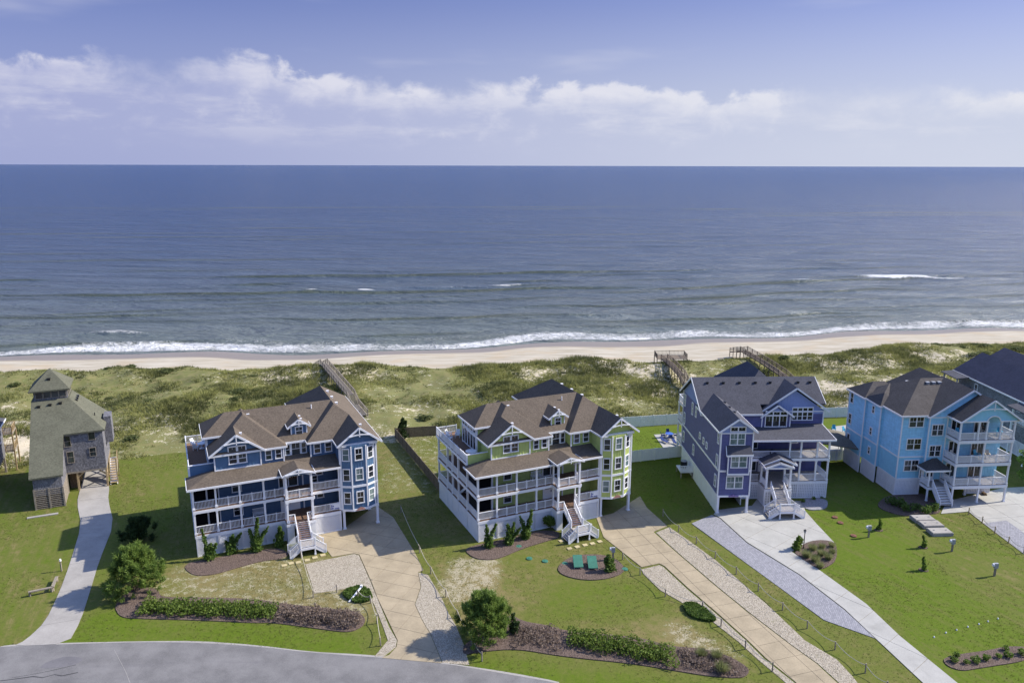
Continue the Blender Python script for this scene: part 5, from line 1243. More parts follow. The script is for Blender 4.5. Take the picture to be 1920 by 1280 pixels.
roof(t, [(-.6,0,4.9),(8.3,0,3.3),(8.3,8.5,3.3),(-.6,8.5,4.9),(1.5,4.2,5.9),(5.0,4.2,4.9)], [(0,1,5,4),(1,2,5),(2,3,4,5),(3,0,4)], M_ROOF_TAN)
for x, y in ((.1,.5),(8.0,.5),(8.0,8.0),(.1,8.0)): box(t, 'post', M_WHITE, x-.13, x+.13, y-.13, y+.13, 0, 3.3)

# ------------------------------------------------------------------ vegetation
def blades(C, hgt, wid, lean, n, r, spread=.12, seed=0):
    """n tapering blades at each base point C (k,3): arrays hgt,wid,lean of length k -> verts, tris"""
    r = np.random.default_rng(seed); k = len(C); a = r.uniform(0, 2*np.pi, (k, n)); off = r.uniform(0, 1, (k, n))*spread
    h = hgt[:,None]*r.uniform(.6, 1.15, (k, n)); ln = lean[:,None]*r.uniform(.3, 1.2, (k, n)); w = wid[:,None]*r.uniform(.7, 1.3, (k, n))
    ca, sa = np.cos(a), np.sin(a); b = r.uniform(0, 2*np.pi, (k, n)); cb, sb = np.cos(b), np.sin(b)
    bx = C[:,0,None]+off*ca; by = C[:,1,None]+off*sa; bz = np.broadcast_to(C[:,2,None], (k, n))
    V = np.empty((k, n, 3, 3)); V[...,0,0] = bx-cb*w/2; V[...,0,1] = by-sb*w/2; V[...,0,2] = bz-.03
    V[...,1,0] = bx+cb*w/2; V[...,1,1] = by+sb*w/2; V[...,1,2] = bz-.03
    V[...,2,0] = bx+ca*ln; V[...,2,1] = by+sa*ln; V[...,2,2] = bz+h
    V = V.reshape(-1, 3); return V, np.arange(len(V)).reshape(-1, 3)
def leaves(P, size, seed=0, up=.35, aspect=2.2):
    """one diamond leaf (two triangles) per point"""
    r = np.random.default_rng(seed); k = len(P); d = r.normal(size=(k, 3)); d[:,2] = d[:,2]*.7+up; d /= np.linalg.norm(d, axis=1)[:,None]
    e = np.cross(d, r.normal(size=(k, 3))); e /= np.linalg.norm(e, axis=1)[:,None]+1e-9
    s = (size*r.uniform(.6, 1.35, k))[:,None]
    V = np.stack([P-d*s*.5, P+e*s*.5/aspect*1.4, P+d*s*.6, P-e*s*.5/aspect*1.4], 1).reshape(-1, 3)
    i = np.arange(k)[:,None]*4; T = np.concatenate([i+[[0,1,2]], i+[[0,2,3]]]); return V, T
def lobe_pts(r, n, c, rad, shell=.55):
    d = r.normal(size=(n, 3)); d /= np.linalg.norm(d, axis=1)[:,None]
    return np.asarray(c)+d*np.asarray(rad)*(shell+(1-shell)*r.random((n,1))**.5)

M_DGRASS = leaf('dune_grass_blades', (.15, .165, .045), (.33, .33, .11))
def _dg():
    g = NT(M_DGRASS.node_tree); b = M_DGRASS.node_tree.nodes['Principled BSDF']; p = gpos(g)
    lo = g.math('ADD', g.math('MULTIPLY', g.noise(p, .13, 4, .6), .65), g.math('MULTIPLY', g.noise(p, .8, 3, .6), .35))
    c = g.mix(g.ss(lo, .40, .60), rgb(.075, .092, .030), rgb(.31, .315, .10))
    c = g.mix(g.math('MULTIPLY', g.ss(g.noise(p, 9.0, 2), .5, .7), .5), c, rgb(.36, .31, .15))
    setc(g, b, c); tr = [n for n in g.n if n.type == 'BSDF_TRANSLUCENT'][0]; g.l.new(c, tr.inputs[0])
_dg()
M_WALK = wood('boardwalk_wood', (.175, .14, .105))
M_DSHRUB = leaf('dune_shrub_leaves', (.07, .09, .03), (.16, .185, .065))
M_PINE = leaf('pine_needles', (.085, .145, .028), (.25, .34, .075))
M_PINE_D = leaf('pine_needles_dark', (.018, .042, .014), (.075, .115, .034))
M_JUN = leaf('juniper_sprays', (.055, .11, .02), (.16, .24, .05))
M_HEDGE = leaf('hedge_leaves', (.075, .12, .018), (.19, .26, .05))
M_HEDGE_D = leaf('hedge_leaves_deep', (.06, .11, .02), (.14, .21, .045))
M_BROWN = leaf('dead_hedge_twigs', (.16, .12, .092), (.32, .25, .20))
M_TUFT = leaf('ornamental_grass', (.13, .16, .05), (.32, .33, .15))
M_YOUNG = leaf('young_leaves', (.07, .13, .02), (.20, .28, .05))
M_LAWN = leaf('lawn_blades', (.11, .125, .028), (.19, .20, .06))
M_BARK = wood('bark', (.12, .085, .06))

def dune_grass():
    r = np.random.default_rng(11); n = 330000
    x = r.uniform(-135, 165, n); y = r.uniform(108, 222, n); yb, yc = y_yard(x), y_crest(x)
    keep = (y > yb+.6*r.normal(size=n)) & (y < yc+4.5+2.5*(fbm(x, y, 9, 2)-.5))
    for P in ([(15,115),(33.5,117),(33.5,135.3),(15,132)], [(47.5,115),(66.5,117),(66.5,139),(47.5,138)]): keep &= ~inpoly(x, y, P)
    clump = fbm(x, y, 5.5, 3)*.55+fbm(x+40, y+9, 19, 2)*.45
    keep &= clump+.26*(r.random(n)-.5)+.10*(fbm(x+5, y+31, 2.2, 2)-.5) > .455
    keep &= (np.abs(x) < 20+.78*y)
    x, y, clump = x[keep], y[keep], clump[keep]
    z = ground_z(x, y); C = np.stack([x, y, z], -1); k = len(x)
    hh = .30+1.0*np.clip(clump-.40, 0, .3)*2.2
    V, T = blades(C, hh*r.uniform(.6, 1.4, k), np.full(k, .13), hh*.8, 4, r, .34, 12)
    me = np_mesh('dune_grass', V, T, M_DGRASS)
    tag(link(bpy.data.objects.new('dune_grass', me)), 'wind-combed grass covering the dunes between the gardens and the beach', 'grass', kind='stuff')
dune_grass()

def lawn_grass():
    r = np.random.default_rng(21); n = 150000
    x = r.uniform(-80, 78, n); y = r.uniform(60, 132, n)
    keep = (y < y_yard(x)) & (np.abs(x) < 8+.72*y) & ~inpoly(x, y, smooth_poly(ROAD, 1))
    for k, P in L.items():
        if len(P) > 3 and k.split('_')[0] in ('drive','gravel','mulch','paver','bed','patio') and not k.endswith('plants'): keep &= ~inpoly(x, y, P)
    for (hx, hy, a, w, d) in ((-37.7,84.75,24.4,22.4,19.5),(-4.2,88.7,24.4,22.4,19.5),(27.75,97.1,2,17.8,22.6),(54.76,103.2,4.6,14.6,13.3),(-64.8,97.5,24,9,14)):
        u = (x-hx)*math.cos(R(a))+(y-hy)*math.sin(R(a)); v = -(x-hx)*math.sin(R(a))+(y-hy)*math.cos(R(a)); keep &= ~((u > 0) & (u < w) & (v > 0) & (v < d))
    lush = fbm(x, y, 7, 3); keep &= lush+.3*(r.random(n)-.5) > .46
    x, y = x[keep], y[keep]; C = np.stack([x, y, ground_z(x, y)], -1); k = len(x)
    V, T = blades(C, r.uniform(.05, .12, k), np.full(k, .07), np.full(k, .07), 3, r, .14, 22)
    tag(link(bpy.data.objects.new('lawn_grass', np_mesh('lawn_grass', V, T, M_LAWN))), 'short mown tufts standing in the lawns round the houses', 'grass', kind='stuff')
lawn_grass()

def leafy(name, label, cat, loc, P, size, m, group=None, stem=None, part='foliage', seed=0, **k):
    t = thing(name, label, cat, loc, 0, group); V, T = leaves(P, size, seed, **k)
    link(bpy.data.objects.new(part, np_mesh(part, V, T, m)), t)
    if stem is not None: obj('trunk' if cat == 'tree' else 'stem', stem, M_BARK, t)
    return t

def dune_shrubs():
    r = np.random.default_rng(31); spots = []
    tries = 0
    while len(spots) < 52 and tries < 4000:
        tries += 1; x = r.uniform(-110, 140); y = r.uniform(118, 200)
        if not (y_yard(x)+3 < y < y_crest(x)+3) or abs(x) > .72*y+6: continue
        if fbm(np.array([x]), np.array([y]), 26, 2)[0] < .42: continue
        if inpoly(np.array([x]), np.array([y]), [(15,115),(33.5,117),(33.5,137),(15,134)])[0] or inpoly(np.array([x]), np.array([y]), [(47,115),(67,117),(67,141),(47,140)])[0]: continue
        spots.append((x, y))
    protos = []
    for j in range(6):
        P = np.concatenate([lobe_pts(r, 70, (r.uniform(-.7,.7), r.uniform(-.6,.6), r.uniform(.25,.6)), (r.uniform(.5,.9), r.uniform(.5,.9), r.uniform(.3,.6))) for _ in range(6)])
        V, T = leaves(P, .28, j); protos.append(np_mesh('foliage', V, T, M_DSHRUB))
    for i, (x, y) in enumerate(spots):
        o = link(bpy.data.objects.new('dune_shrub', protos[i % 6])); s = r.uniform(.6, 1.5)
        o.location = (x, y, float(ground_z(np.array([x]), np.array([y]))[0])-.12); o.scale = (s*1.15, s, s*r.uniform(.55, .95)); o.rotation_euler = (0, 0, r.uniform(0, 6.28))
        who = ('left of the tower house' if x < -72 else 'behind the tower house' if x < -52 else 'behind the blue house' if x < -27 else 'between the grey boardwalk and the green house' if x < -4 else 'behind the green house' if x < 20 else 'beside the zigzag boardwalk' if x < 46 else 'behind the sky blue house' if x < 78 else 'behind the grey house')
        where = 'on the dune crest' if y > y_crest(x)-9 else 'in the garden-side dune hollow' if y < y_yard(x)+14 else 'on the middle dune'
        tag(o, 'low olive shrub %s %s' % (where, who), 'shrub', 'shrubs scattered over the dunes')
dune_shrubs()

def pine(label, loc, H, W_, m, seed, n=150):
    r = np.random.default_rng(seed); t = thing('pine_tree', label, 'tree', loc, r.uniform(0, 6))
    st = MB(); st.cyl((0,0,-.1), (.1*W_,0,H*.5), .17, .09, 7); st.cyl((.1*W_,0,H*.5), (.0,.05*W_,H*.88), .09, .03, 6); cs = []
    for i in range(n):
        u = r.random()**.8; z = H*(.05+.92*u); rad = W_*.5*(1-.90*u**1.25)*(.85+.15*min(1, u*4))
        a = r.uniform(0, 6.28); q = rad*math.sqrt(r.uniform(.25, 1))*r.uniform(.82, 1.16); c = np.array([q*math.cos(a), q*math.sin(a), z+r.uniform(-.2, .2)])
        cs.append(c)
        if i % 3 == 0: st.cyl((.06*W_*u, 0, max(.3, z-.5)), tuple(c), .04, .015, 4, False)
    for i in range(n//4):
        a = r.uniform(0, 6.28); u = r.uniform(.25, .95); rad = W_*.5*(1-.84*u**1.2)*r.uniform(.85, 1.15); b0 = np.array([rad*math.cos(a), rad*math.sin(a), H*(.12+.84*u)])
        up = np.array([.35*math.cos(a), .35*math.sin(a), 1.0])
        for j in range(3): cs.append(b0+up*(.26*j)*r.uniform(.7, 1.1))
    obj('trunk', st, M_BARK, t); V = []; T = []; o = 0
    for i, c in enumerate(cs):
        k = 52; d = r.normal(size=(k, 3)); d[:,2] = np.abs(d[:,2])*1.3+.25; out = np.array([c[0], c[1], 0]); out = out/(np.linalg.norm(out)+1e-6); d += out*.55
        d /= np.linalg.norm(d, axis=1)[:,None]; ln = r.uniform(.26, .50, (k,1)); base = c+r.normal(size=(k,3))*.13
        sd = np.cross(d, r.normal(size=(k,3))); sd /= np.linalg.norm(sd, axis=1)[:,None]; w = .045
        v = np.stack([base-sd*w, base+sd*w, base+d*ln], 1).reshape(-1, 3); V.append(v); T.append(np.arange(k*3).reshape(-1,3)+o); o += k*3
    link(bpy.data.objects.new('crown', np_mesh('crown', np.concatenate(V), np.concatenate(T), m)), t); return t
pp = L['pines']
pine('broad bright green pine on mulch beside the grey driveway', (pp[0][0]+.6, pp[0][1]+.3, 0), 5.3, 6.8, M_PINE, 1, 230)
pine('bushy dark pine standing between shell gravel and the mulch bed', (pp[1][0]+.3, pp[1][1]+.6, 0), 5.0, 6.0, M_PINE, 2, 210)
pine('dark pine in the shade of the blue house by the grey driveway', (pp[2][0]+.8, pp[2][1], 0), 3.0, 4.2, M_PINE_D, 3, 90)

def juniper(label, loc, arms, m, seed, group=None, name='juniper', cat='shrub'):
    """twisted upright juniper: leaning tapered arms clothed in short sprays"""
    r = np.random.default_rng(seed); t = thing(name, label, cat, loc, 0, group); st = MB(); P = []
    for (dx, dy, hh, w) in arms:
        N = 9; pts = []
        for i in range(N+1):
            u = i/N; pts.append(np.array([dx*u**1.2+.12*math.sin(4*u+seed), dy*u+.1*math.cos(5*u+seed), .05+hh*u]))
        for a, b in zip(pts[:-1], pts[1:]): st.cyl(tuple(a), tuple(b), .05, .04, 5, False)
        n = int(150*hh*(w/.4))
        for _ in range(n):
            u = r.random()**1.25; c = np.array([np.interp(u*N, range(N+1), [p[j] for p in pts]) for j in range(3)])
            rad = w*(1.15-u)**.8*(.75+.5*math.sin(9*u+dx*3)**2)
            d = r.normal(size=3); d /= np.linalg.norm(d); P.append(c+d*rad*r.uniform(.45, 1))
    obj('stem', st, M_BARK, t); V, T = leaves(np.array(P), .24, seed, up=.9, aspect=1.8)
    link(bpy.data.objects.new('foliage', np_mesh('foliage', V, T, m)), t); return t
jl = 'twisting upright juniper against the louvered base of the %s house'
J1, J2 = L['junipers_h1'], L['junipers_h2']
juniper('tall thin-spired juniper at the outer corner of the blue house', (J1[0][0], J1[0][1], .05), [(-.5,.1,3.7,.42),(.5,0,1.9,.7),(0,-.3,1.3,.8),(1.1,.1,1.9,.55)], M_JUN, 1)
juniper('low spreading juniper between the taller ones of the blue house', (J1[1][0]+.3, J1[1][1]-.1, .05), [(.3,.2,2.2,.6),(1.2,.4,2.3,.5),(-.6,0,1.5,.6)], M_JUN, 2)
juniper('three-armed juniper below the porch bench of the blue house', (J1[2][0], J1[2][1], .05), [(-.9,.1,2.8,.5),(.2,.3,4.2,.5),(1.4,.5,3.0,.45),(0,-.3,1.3,.8)], M_JUN, 3)
juniper('narrow upright shrub beside the stairs of the blue house', (L['shrub_round'][0][0], L['shrub_round'][0][1], .05), [(0,0,2.6,.62),(.3,.2,1.9,.5)], M_JUN, 4)
for i, (p, a, lb) in enumerate(((J2[0], [(-.5,.1,2.9,.5),(.7,.1,3.0,.45),(0,-.2,1.4,.8)], 'two-spired juniper at the outer corner of the green house'),
        (J2[2], [(-.3,.1,2.6,.6),(.5,.2,2.8,.5),(1.3,.3,2.1,.4),(0,-.2,1.2,.7)], 'fork-topped juniper in the middle of the green house bed'),
        (J2[3], [(-.7,.1,3.0,.5),(.8,.3,3.7,.55),(0,-.1,1.6,.7)], 'tallest juniper of the green house bed'))):
    juniper(lb, (p[0], p[1], .05), a, M_JUN, 10+i)
r = np.random.default_rng(3)
P = np.concatenate([lobe_pts(r, 150, (r.uniform(-.5,.5), r.uniform(-.4,.4), r.uniform(.8,1.5)), (.6,.6,.55)) for _ in range(6)])
leafy('round_shrub', 'round leafy shrub beside the stairs of the green house', 'shrub', (L['shrub_round'][1][0]-.3, L['shrub_round'][1][1]-.3, .05), P, .26, M_HEDGE, stem=MB().cyl((0,0,0),(0,0,1.0),.06,.04,6))
juniper('small columnar juniper at the edge of the mulched ring', (L['pine_small'][1][0], L['pine_small'][1][1], .05), [(0,0,1.9,.75),(.6,.1,1.4,.55),(-.4,.1,1.5,.5)], M_JUN, 20)
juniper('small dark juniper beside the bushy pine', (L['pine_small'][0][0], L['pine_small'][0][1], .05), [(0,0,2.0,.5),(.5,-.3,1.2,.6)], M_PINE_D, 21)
juniper('dense evergreen in the corner of the timber fence', (L['evergreen'][0][0]+.3, L['evergreen'][0][1]+.2, 0), [(0,0,3.4,1.0),(.5,.2,2.8,.9),(-.5,0,2.5,.8)], M_PINE_D, 22)

def hedge(label, line, width, hgt, m, seed, n_per=260, size=.22, name='hedge', up=.5):
    r = np.random.default_rng(seed); A = np.array(line); o = A[0].copy(); A = A-o; P = []
    seg = np.linalg.norm(np.diff(A, axis=0), axis=1); Ltot = seg.sum(); cum = np.concatenate([[0], np.cumsum(seg)])
    k = int(Ltot/.5)
    for i in range(k):
        s = (i+.5)/k*Ltot; c = np.array([np.interp(s, cum, A[:,0]), np.interp(s, cum, A[:,1])]); bulge = 1+.18*math.sin(s*1.7+seed)+.12*math.sin(s*4.1)
        for yy in (-.3, 0, .3):
            P.append(lobe_pts(r, n_per//3, (c[0]+r.uniform(-.2,.2), c[1]+yy*width*bulge, hgt*.42+.1*r.random()), (.5, width*.32*bulge, hgt*.55*r.uniform(.8,1.2)), .6))
    P = np.concatenate(P); P = P[P[:,2] > .02]
    return leafy(name, label, 'hedge', (o[0], o[1], .08), P, size, m, seed=seed, up=up)
hedge('long low green hedge on mulch in front of the blue house', L['hedge_h1_green'], 2.3, .85, M_HEDGE, 1)
hedge('dry brown leafless hedge continuing the green hedge', L['hedge_h1_brown'], 2.3, .70, M_BROWN, 2, 300, .20)
hedge('irregular green hedge on mulch along the road before the green house', L['hedge_h2'], 2.5, .95, M_HEDGE, 3)
hedge('low dry brown groundcover between the bushy pine and the roadside hedge', [(.4,69.0),(2.4,69.0),(4.6,68.2)], 3.0, .38, M_BROWN, 8, 300, .17, 'dry_groundcover')
hedge('low dry brown groundcover round the pale grass clumps past the roadside hedge', [(16.4,65.3),(18.5,64.9),(20.9,63.9)], 2.6, .34, M_BROWN, 9, 300, .17, 'dry_groundcover')
def groundcover(label, P_, m, seed):
    r = np.random.default_rng(seed); c = np.mean(P_, axis=0); x0, y0 = np.min(P_, axis=0); x1, y1 = np.max(P_, axis=0)
    x = r.uniform(x0, x1, 9000); y = r.uniform(y0, y1, 9000); k = inpoly(x, y, smooth_poly(P_, 2)); x, y = x[k], y[k]
    P = np.stack([x-c[0], y-c[1], .05+.32*r.random(len(x))*(.4+.9*fbm(x, y, 1.2, 2))], -1)
    leafy('ground_juniper', label, 'ground cover', (c[0], c[1], 0), P, .2, m, seed=seed, up=.7)
groundcover('flat juniper mat at the foot of the shell gravel pad', L['juniper_patch_h1'], M_HEDGE_D, 4)
groundcover('flat juniper mat beside the tan driveway of the green house', L['juniper_patch_h2'], M_HEDGE_D, 5)
def twigs_on(name, P_, n, seed, hgt, m, label):
    r = np.random.default_rng(seed); x0, y0 = np.min(P_, axis=0); x1, y1 = np.max(P_, axis=0); x = r.uniform(x0, x1, n); y = r.uniform(y0, y1, n); k = inpoly(x, y, P_)
    C = np.stack([x[k], y[k], np.full(k.sum(), .07)], -1); V, T = blades(C, np.full(len(C), hgt), np.full(len(C), .05), np.full(len(C), hgt*1.6), 3, r, .1, seed)
    tag(link(bpy.data.objects.new(name, np_mesh(name, V, T, m))), label, 'mulch', kind='stuff')
twigs_on('pine_straw', [(-3,70),(1,71),(4,70.5),(5,66),(0,67)], 2600, 6, .10, M_BROWN, 'loose brown straw on the mulch beside the bushy pine')
twigs_on('pine_straw', [(15.5,67),(18.8,66.9),(21,65.6),(22.3,63.8),(21.3,62.6),(15.3,63.8)], 2600, 7, .10, M_BROWN, 'loose brown straw round the grass tufts by the tan driveway')

def tuft_mesh(seed, h, n, m):
    r = np.random.default_rng(seed); C = np.concatenate([r.normal(size=(n,2))*.10, np.zeros((n,1))], 1); k = np.full(n, h)
    V, T = blades(C, k, np.full(n, .05), np.full(n, h*.75), 6, r, .08, seed); return np_mesh('grass_tuft', V, T, m)
tm = [tuft_mesh(i, .8, 70, M_TUFT) for i in range(3)]
ORD = ('first','second','third','fourth','fifth','sixth','seventh','eighth','ninth')
def tufts(pts, name, label, cat, group, s=1.0, meshes=tm, order=None):
    r = random.Random(len(pts))
    for i, p in enumerate(pts):
        o = link(bpy.data.objects.new(name, meshes[i % len(meshes)])); o.location = (p[0], p[1], .07); k = s*r.uniform(.8, 1.2); o.scale = (k, k, k); o.rotation_euler = (0, 0, r.uniform(0, 6))
        tag(o, (label if order is None else label % ORD[sorted(range(len(pts)), key=lambda q: order(pts[q])).index(i)]), cat, group)
tufts(L['grass_island'], 'grass_tuft', '%s closest ornamental grass clump to the lantern post in the driveway bed', 'grass clump', 'grass clumps in the driveway bed', 1.0, tm, lambda p: math.hypot(p[0]-36.0, p[1]-87.3))
tufts(L['tufts_h2bed'], 'grass_tuft', '%s pale grass clump in the mulch past the end of the roadside hedge', 'grass clump', 'grass clumps at the hedge end', 1.1, tm, lambda p: p[0])
bush = []
for j in range(3):
    P = np.concatenate([lobe_pts(np.random.default_rng(40+j*7+q), 45, (.22*math.cos(q*2.1), .22*math.sin(q*2.1), .3+.1*(q%2)), (.3,.3,.28)) for q in range(4)])
    V, T = leaves(P, .2, j, up=.6); bush.append(np_mesh('leafy_bush', V, T, M_YOUNG))
tufts(L['bed_right_plants'], 'young_shrub', '%s young bright shrub from the pale driveway in the lawn bed below the white markers', 'shrub', 'young shrubs in the lower right bed', .8, bush, lambda p: p[0])
bush2 = []
for j in range(3):
    P = np.concatenate([lobe_pts(np.random.default_rng(80+j*7+q), 60, (.35*math.cos(q*2.1), .35*math.sin(q*2.1), .45+.15*(q%2)), (.45,.45,.4)) for q in range(5)])
    V, T = leaves(P, .22, j, up=.5); bush2.append(np_mesh('leafy_bush', V, T, M_HEDGE_D))
tufts(L['bed_h4_plants'], 'bed_shrub', '%s dark shrub from the concrete driveway in the bed before the sky blue house stairs', 'shrub', 'shrubs before the sky blue house', 1.15, bush2, lambda p: -p[0])
tufts(L['bed_h3_plants'], 'bed_shrub', '%s small shrub from the stairs along the lattice of the indigo house porch', 'shrub', 'shrubs along the indigo porch lattice', .6, bush, lambda p: p[0])
juniper('upright yucca-like shrub beside the driveway lamp', (35.1, 87.0, .07), [(0,0,1.7,.6),(.5,.3,1.3,.5),(-.3,-.2,1.2,.5)], M_YOUNG, 30)
for i, p in enumerate(L['saplings']):
    lb = ('sapling with a mulch collar beside the utility pedestal', 'bushy sapling beside the flat concrete lids', 'sapling standing alone in the green lawn')[i]
    juniper(lb, (p[0], p[1], 0), [(0,0,1.55,.34),(.2,.1,1.2,.28)], M_YOUNG, 31+i, name='sapling', cat='sapling')
    slab('mulch_collar', [(p[0]+.55*math.cos(a), p[1]+.45*math.sin(a)) for a in np.linspace(0, 6.28, 13)[:-1]], -.05, .06, M_MULCH)
P = np.concatenate([lobe_pts(r, 160, (r.uniform(-1.4,1.4), r.uniform(-1.2,1.2), r.uniform(1.5,5.0)), (.9,.9,.5)) for _ in range(16)])
leafy('pine_tree', 'loose pine between the sky blue house and the grey house', 'tree', (76.5, 106.5, 0), P, .34, M_PINE, stem=MB().cyl((0,0,0),(.2,0,5.2),.15,.04,7), part='crown')

# ------------------------------------------------------------------ boardwalks over the dunes
def boardwalk(label, line, m, zs, w=1.5, platform=None):
    A = [Vector((p[0], p[1], z)) for p, z in zip(line, zs)]; o = A[0].copy(); o.z = 0; t = thing('boardwalk', label, 'boardwalk', o, 0)
    A = [a-o for a in A]; n = 0
    for a, b in zip(A[:-1], A[1:]):
        d = (b-a); hd = Vector((d.x, d.y, 0)).normalized(); s = Vector((-hd.y, hd.x, 0)); Ln = d.length; k = int(Ln/.30)
        mb = MB()
        for i in range(k):
            c = a.lerp(b, (i+.5)/k); mb.bar(c-s*w/2, c+s*w/2, .26, .05, (0,0,1))
        obj('deck_boards', mb, m, t, stuff=True)
        for q in (-1, 1):
            e = s*q*w/2; mb = MB()
            mb.bar(a+e-Vector((0,0,.12)), b+e-Vector((0,0,.12)), .06, .22); mb.bar(a+e+Vector((0,0,1.0)), b+e+Vector((0,0,1.0)), .12, .06)
            for zz in (.3, .55, .8): mb.bar(a+e+Vector((0,0,zz)), b+e+Vector((0,0,zz)), .04, .10)
            obj('handrail', mb, m, t)
            kk = max(1, int(Ln/2.2))
            for i in range(kk+1):
                c = a.lerp(b, i/kk)+e; gz = float(ground_z(np.array([c.x+o.x]), np.array([c.y+o.y]))[0])
                obj('post', MB().box(c.x-.07, c.x+.07, c.y-.07, c.y+.07, min(gz, c.z)-.4, c.z+1.06), m, t)
    if platform:
        (x0, x1, y0, y1) = platform; e = A[-1]
        obj('platform', MB().box(e.x+x0, e.x+x1, e.y+y0, e.y+y1, e.z-.13, e.z), m, t)
        P4 = [(x0,y0),(x1,y0),(x1,y1),(x0,y1)]
        for i in range(4):
            p, q = P4[i], P4[(i+1)%4]
            if i == 0: continue
            railing(t, (e.x+p[0], e.y+p[1]), (e.x+q[0], e.y+q[1]), e.z, m=m, sp=.3)
        for p in P4: obj('post', MB().box(e.x+p[0]-.08, e.x+p[0]+.08, e.y+p[1]-.08, e.y+p[1]+.08, -2.5, e.z), m, t)
    return t
boardwalk('straight grey weathered boardwalk behind the blue house', [(-26.8,133.6),(-29.6,139.5),(-30.9,142.2),(-41.4,165.1),(-44.2,171.2)], M_GREYWOOD, [1.7,1.9,3.0,3.2,1.0])
boardwalk('brown zigzag boardwalk with a square platform behind the indigo house', [(36.9,146.0),(36.0,153.0),(35.7,157.5),(35.2,167.0),(34.6,170.5)], M_WALK, [1.6,1.8,3.0,3.2,3.2], 1.5, (-1.6,5.2,0,3.4))
boardwalk('brown boardwalk with a bench bay climbing the dune crest', [(57.9,149.0),(57.2,158.0),(56.3,167.6),(54.9,178.0),(54.6,185.5)], M_WALK, [1.9,3.0,3.2,3.3,1.2], 1.7)

# ------------------------------------------------------------------ fences
def fence(name, label, line, h0, m, pw=2.4, board=.15, top=True, zoff=0.0):
    o = Vector((line[0][0], line[0][1], 0)); t = thing(name, label, 'fence', o, 0)
    for a, b in zip(line[:-1], line[1:]):
        a = Vector((a[0], a[1], 0))-o; b = Vector((b[0], b[1], 0))-o; Ln = (b-a).length; k = max(1, round(Ln/pw)); d = (b-a).normalized(); s = Vector((-d.y, d.x, 0))
        for i in range(k):
            p, q = a.lerp(b, i/k), a.lerp(b, (i+1)/k); mb = MB(); nb = int((q-p).length/board)
            for j in range(nb):
                c = p.lerp(q, (j+.5)/nb); mb.bar(c+Vector((0,0,.05+zoff)), c+Vector((0,0,h0+(.015 if j%2 else 0))), board*.96, .03, s)
            obj('panel', mb, m, t, stuff=True)
            if top: obj('rail', MB().bar(p+Vector((0,0,h0)), q+Vector((0,0,h0)), .06, .09).bar(p+Vector((0,0,.2)), q+Vector((0,0,.2)), .06, .09), m, t)
        for i in range(k+1):
            c = a.lerp(b, i/k); obj('post', MB().box(c.x-.07, c.x+.07, c.y-.07, c.y+.07, -.2, h0+.1), m, t)
    return t
M_FENCEWOOD = wood('fence_boards_brown', (.17, .135, .095))
fence('timber_fence', 'brown timber board fence running from the dune beside the green house', [(-13.0,127.8),(-20.1,126.4),(-10.4,103.9)], 1.75, M_FENCEWOOD)
fence('vinyl_fence', 'tall white vinyl fence between the green and indigo back lawns and the dune', [(15.8,131.2),(33.0,134.6),(48,136.8)], 1.95, M_WHITE_FENCE, 2.4, .3)
fence('vinyl_fence', 'white vinyl fence with gate between the green and indigo houses', [(18.2,115.2),(27.6,118.0)], 1.9, M_WHITE_FENCE, 2.4, .3)
fence('vinyl_fence', 'white vinyl fence at the dune behind the sky blue house', [(48.2,137.0),(66,138.8)], 1.9, M_WHITE_FENCE, 2.4, .3)
fence('vinyl_fence', 'white vinyl fence joining the indigo and sky blue houses', [(45.0,115.4),(54.2,116.9)], 1.7, M_WHITE_FENCE, 2.4, .3)
M_ROPE = plain('rope', (.50, .45, .36), .9, .1)
def rope_fence(label, pts, m=None, hgt=.95, name='rope_fence'):
    o = Vector((pts[0][0], pts[0][1], 0)); t = thing(name, label, 'fence', o, 0); A = [Vector((p[0], p[1], 0))-o for p in pts]; r = random.Random(len(pts))
    for a in A: obj('post', MB().cyl(tuple(a-Vector((0,0,.2))), (a.x+r.uniform(-.04,.04), a.y+r.uniform(-.04,.04), hgt*r.uniform(.93,1.08)), .07, .065, 8), m or M_GREYWOOD, t)
    for a, b in zip(A[:-1], A[1:]):
        N = 10; L_ = [tuple(a.lerp(b, i/N)+Vector((0,0,hgt-.12-4*.34*(i/N)*(1-i/N)))) for i in range(N+1)]
        obj('rope', MB().tube(L_, .032, 5), M_ROPE, t)
    return t
rope_fence('rope and post fence along the right edge of the blue house driveway', L['fence_h1_right'])
rope_fence('rope and post fence round the shell gravel parking pad', L['fence_h1_left'])
rope_fence('short rope and post fence from the juniper mat towards the road', L['fence_h1_low'])
rope_fence('rope and post fence on the yard side of the green house driveway', L['fence_h2_left'])
rope_fence('long rope and post fence between the shell strip and the indigo house lawn', L['fence_h2_right'])
rope_fence('rope and post fence along the sky blue house driveway', L['fence_h4'], M_TIMBER)

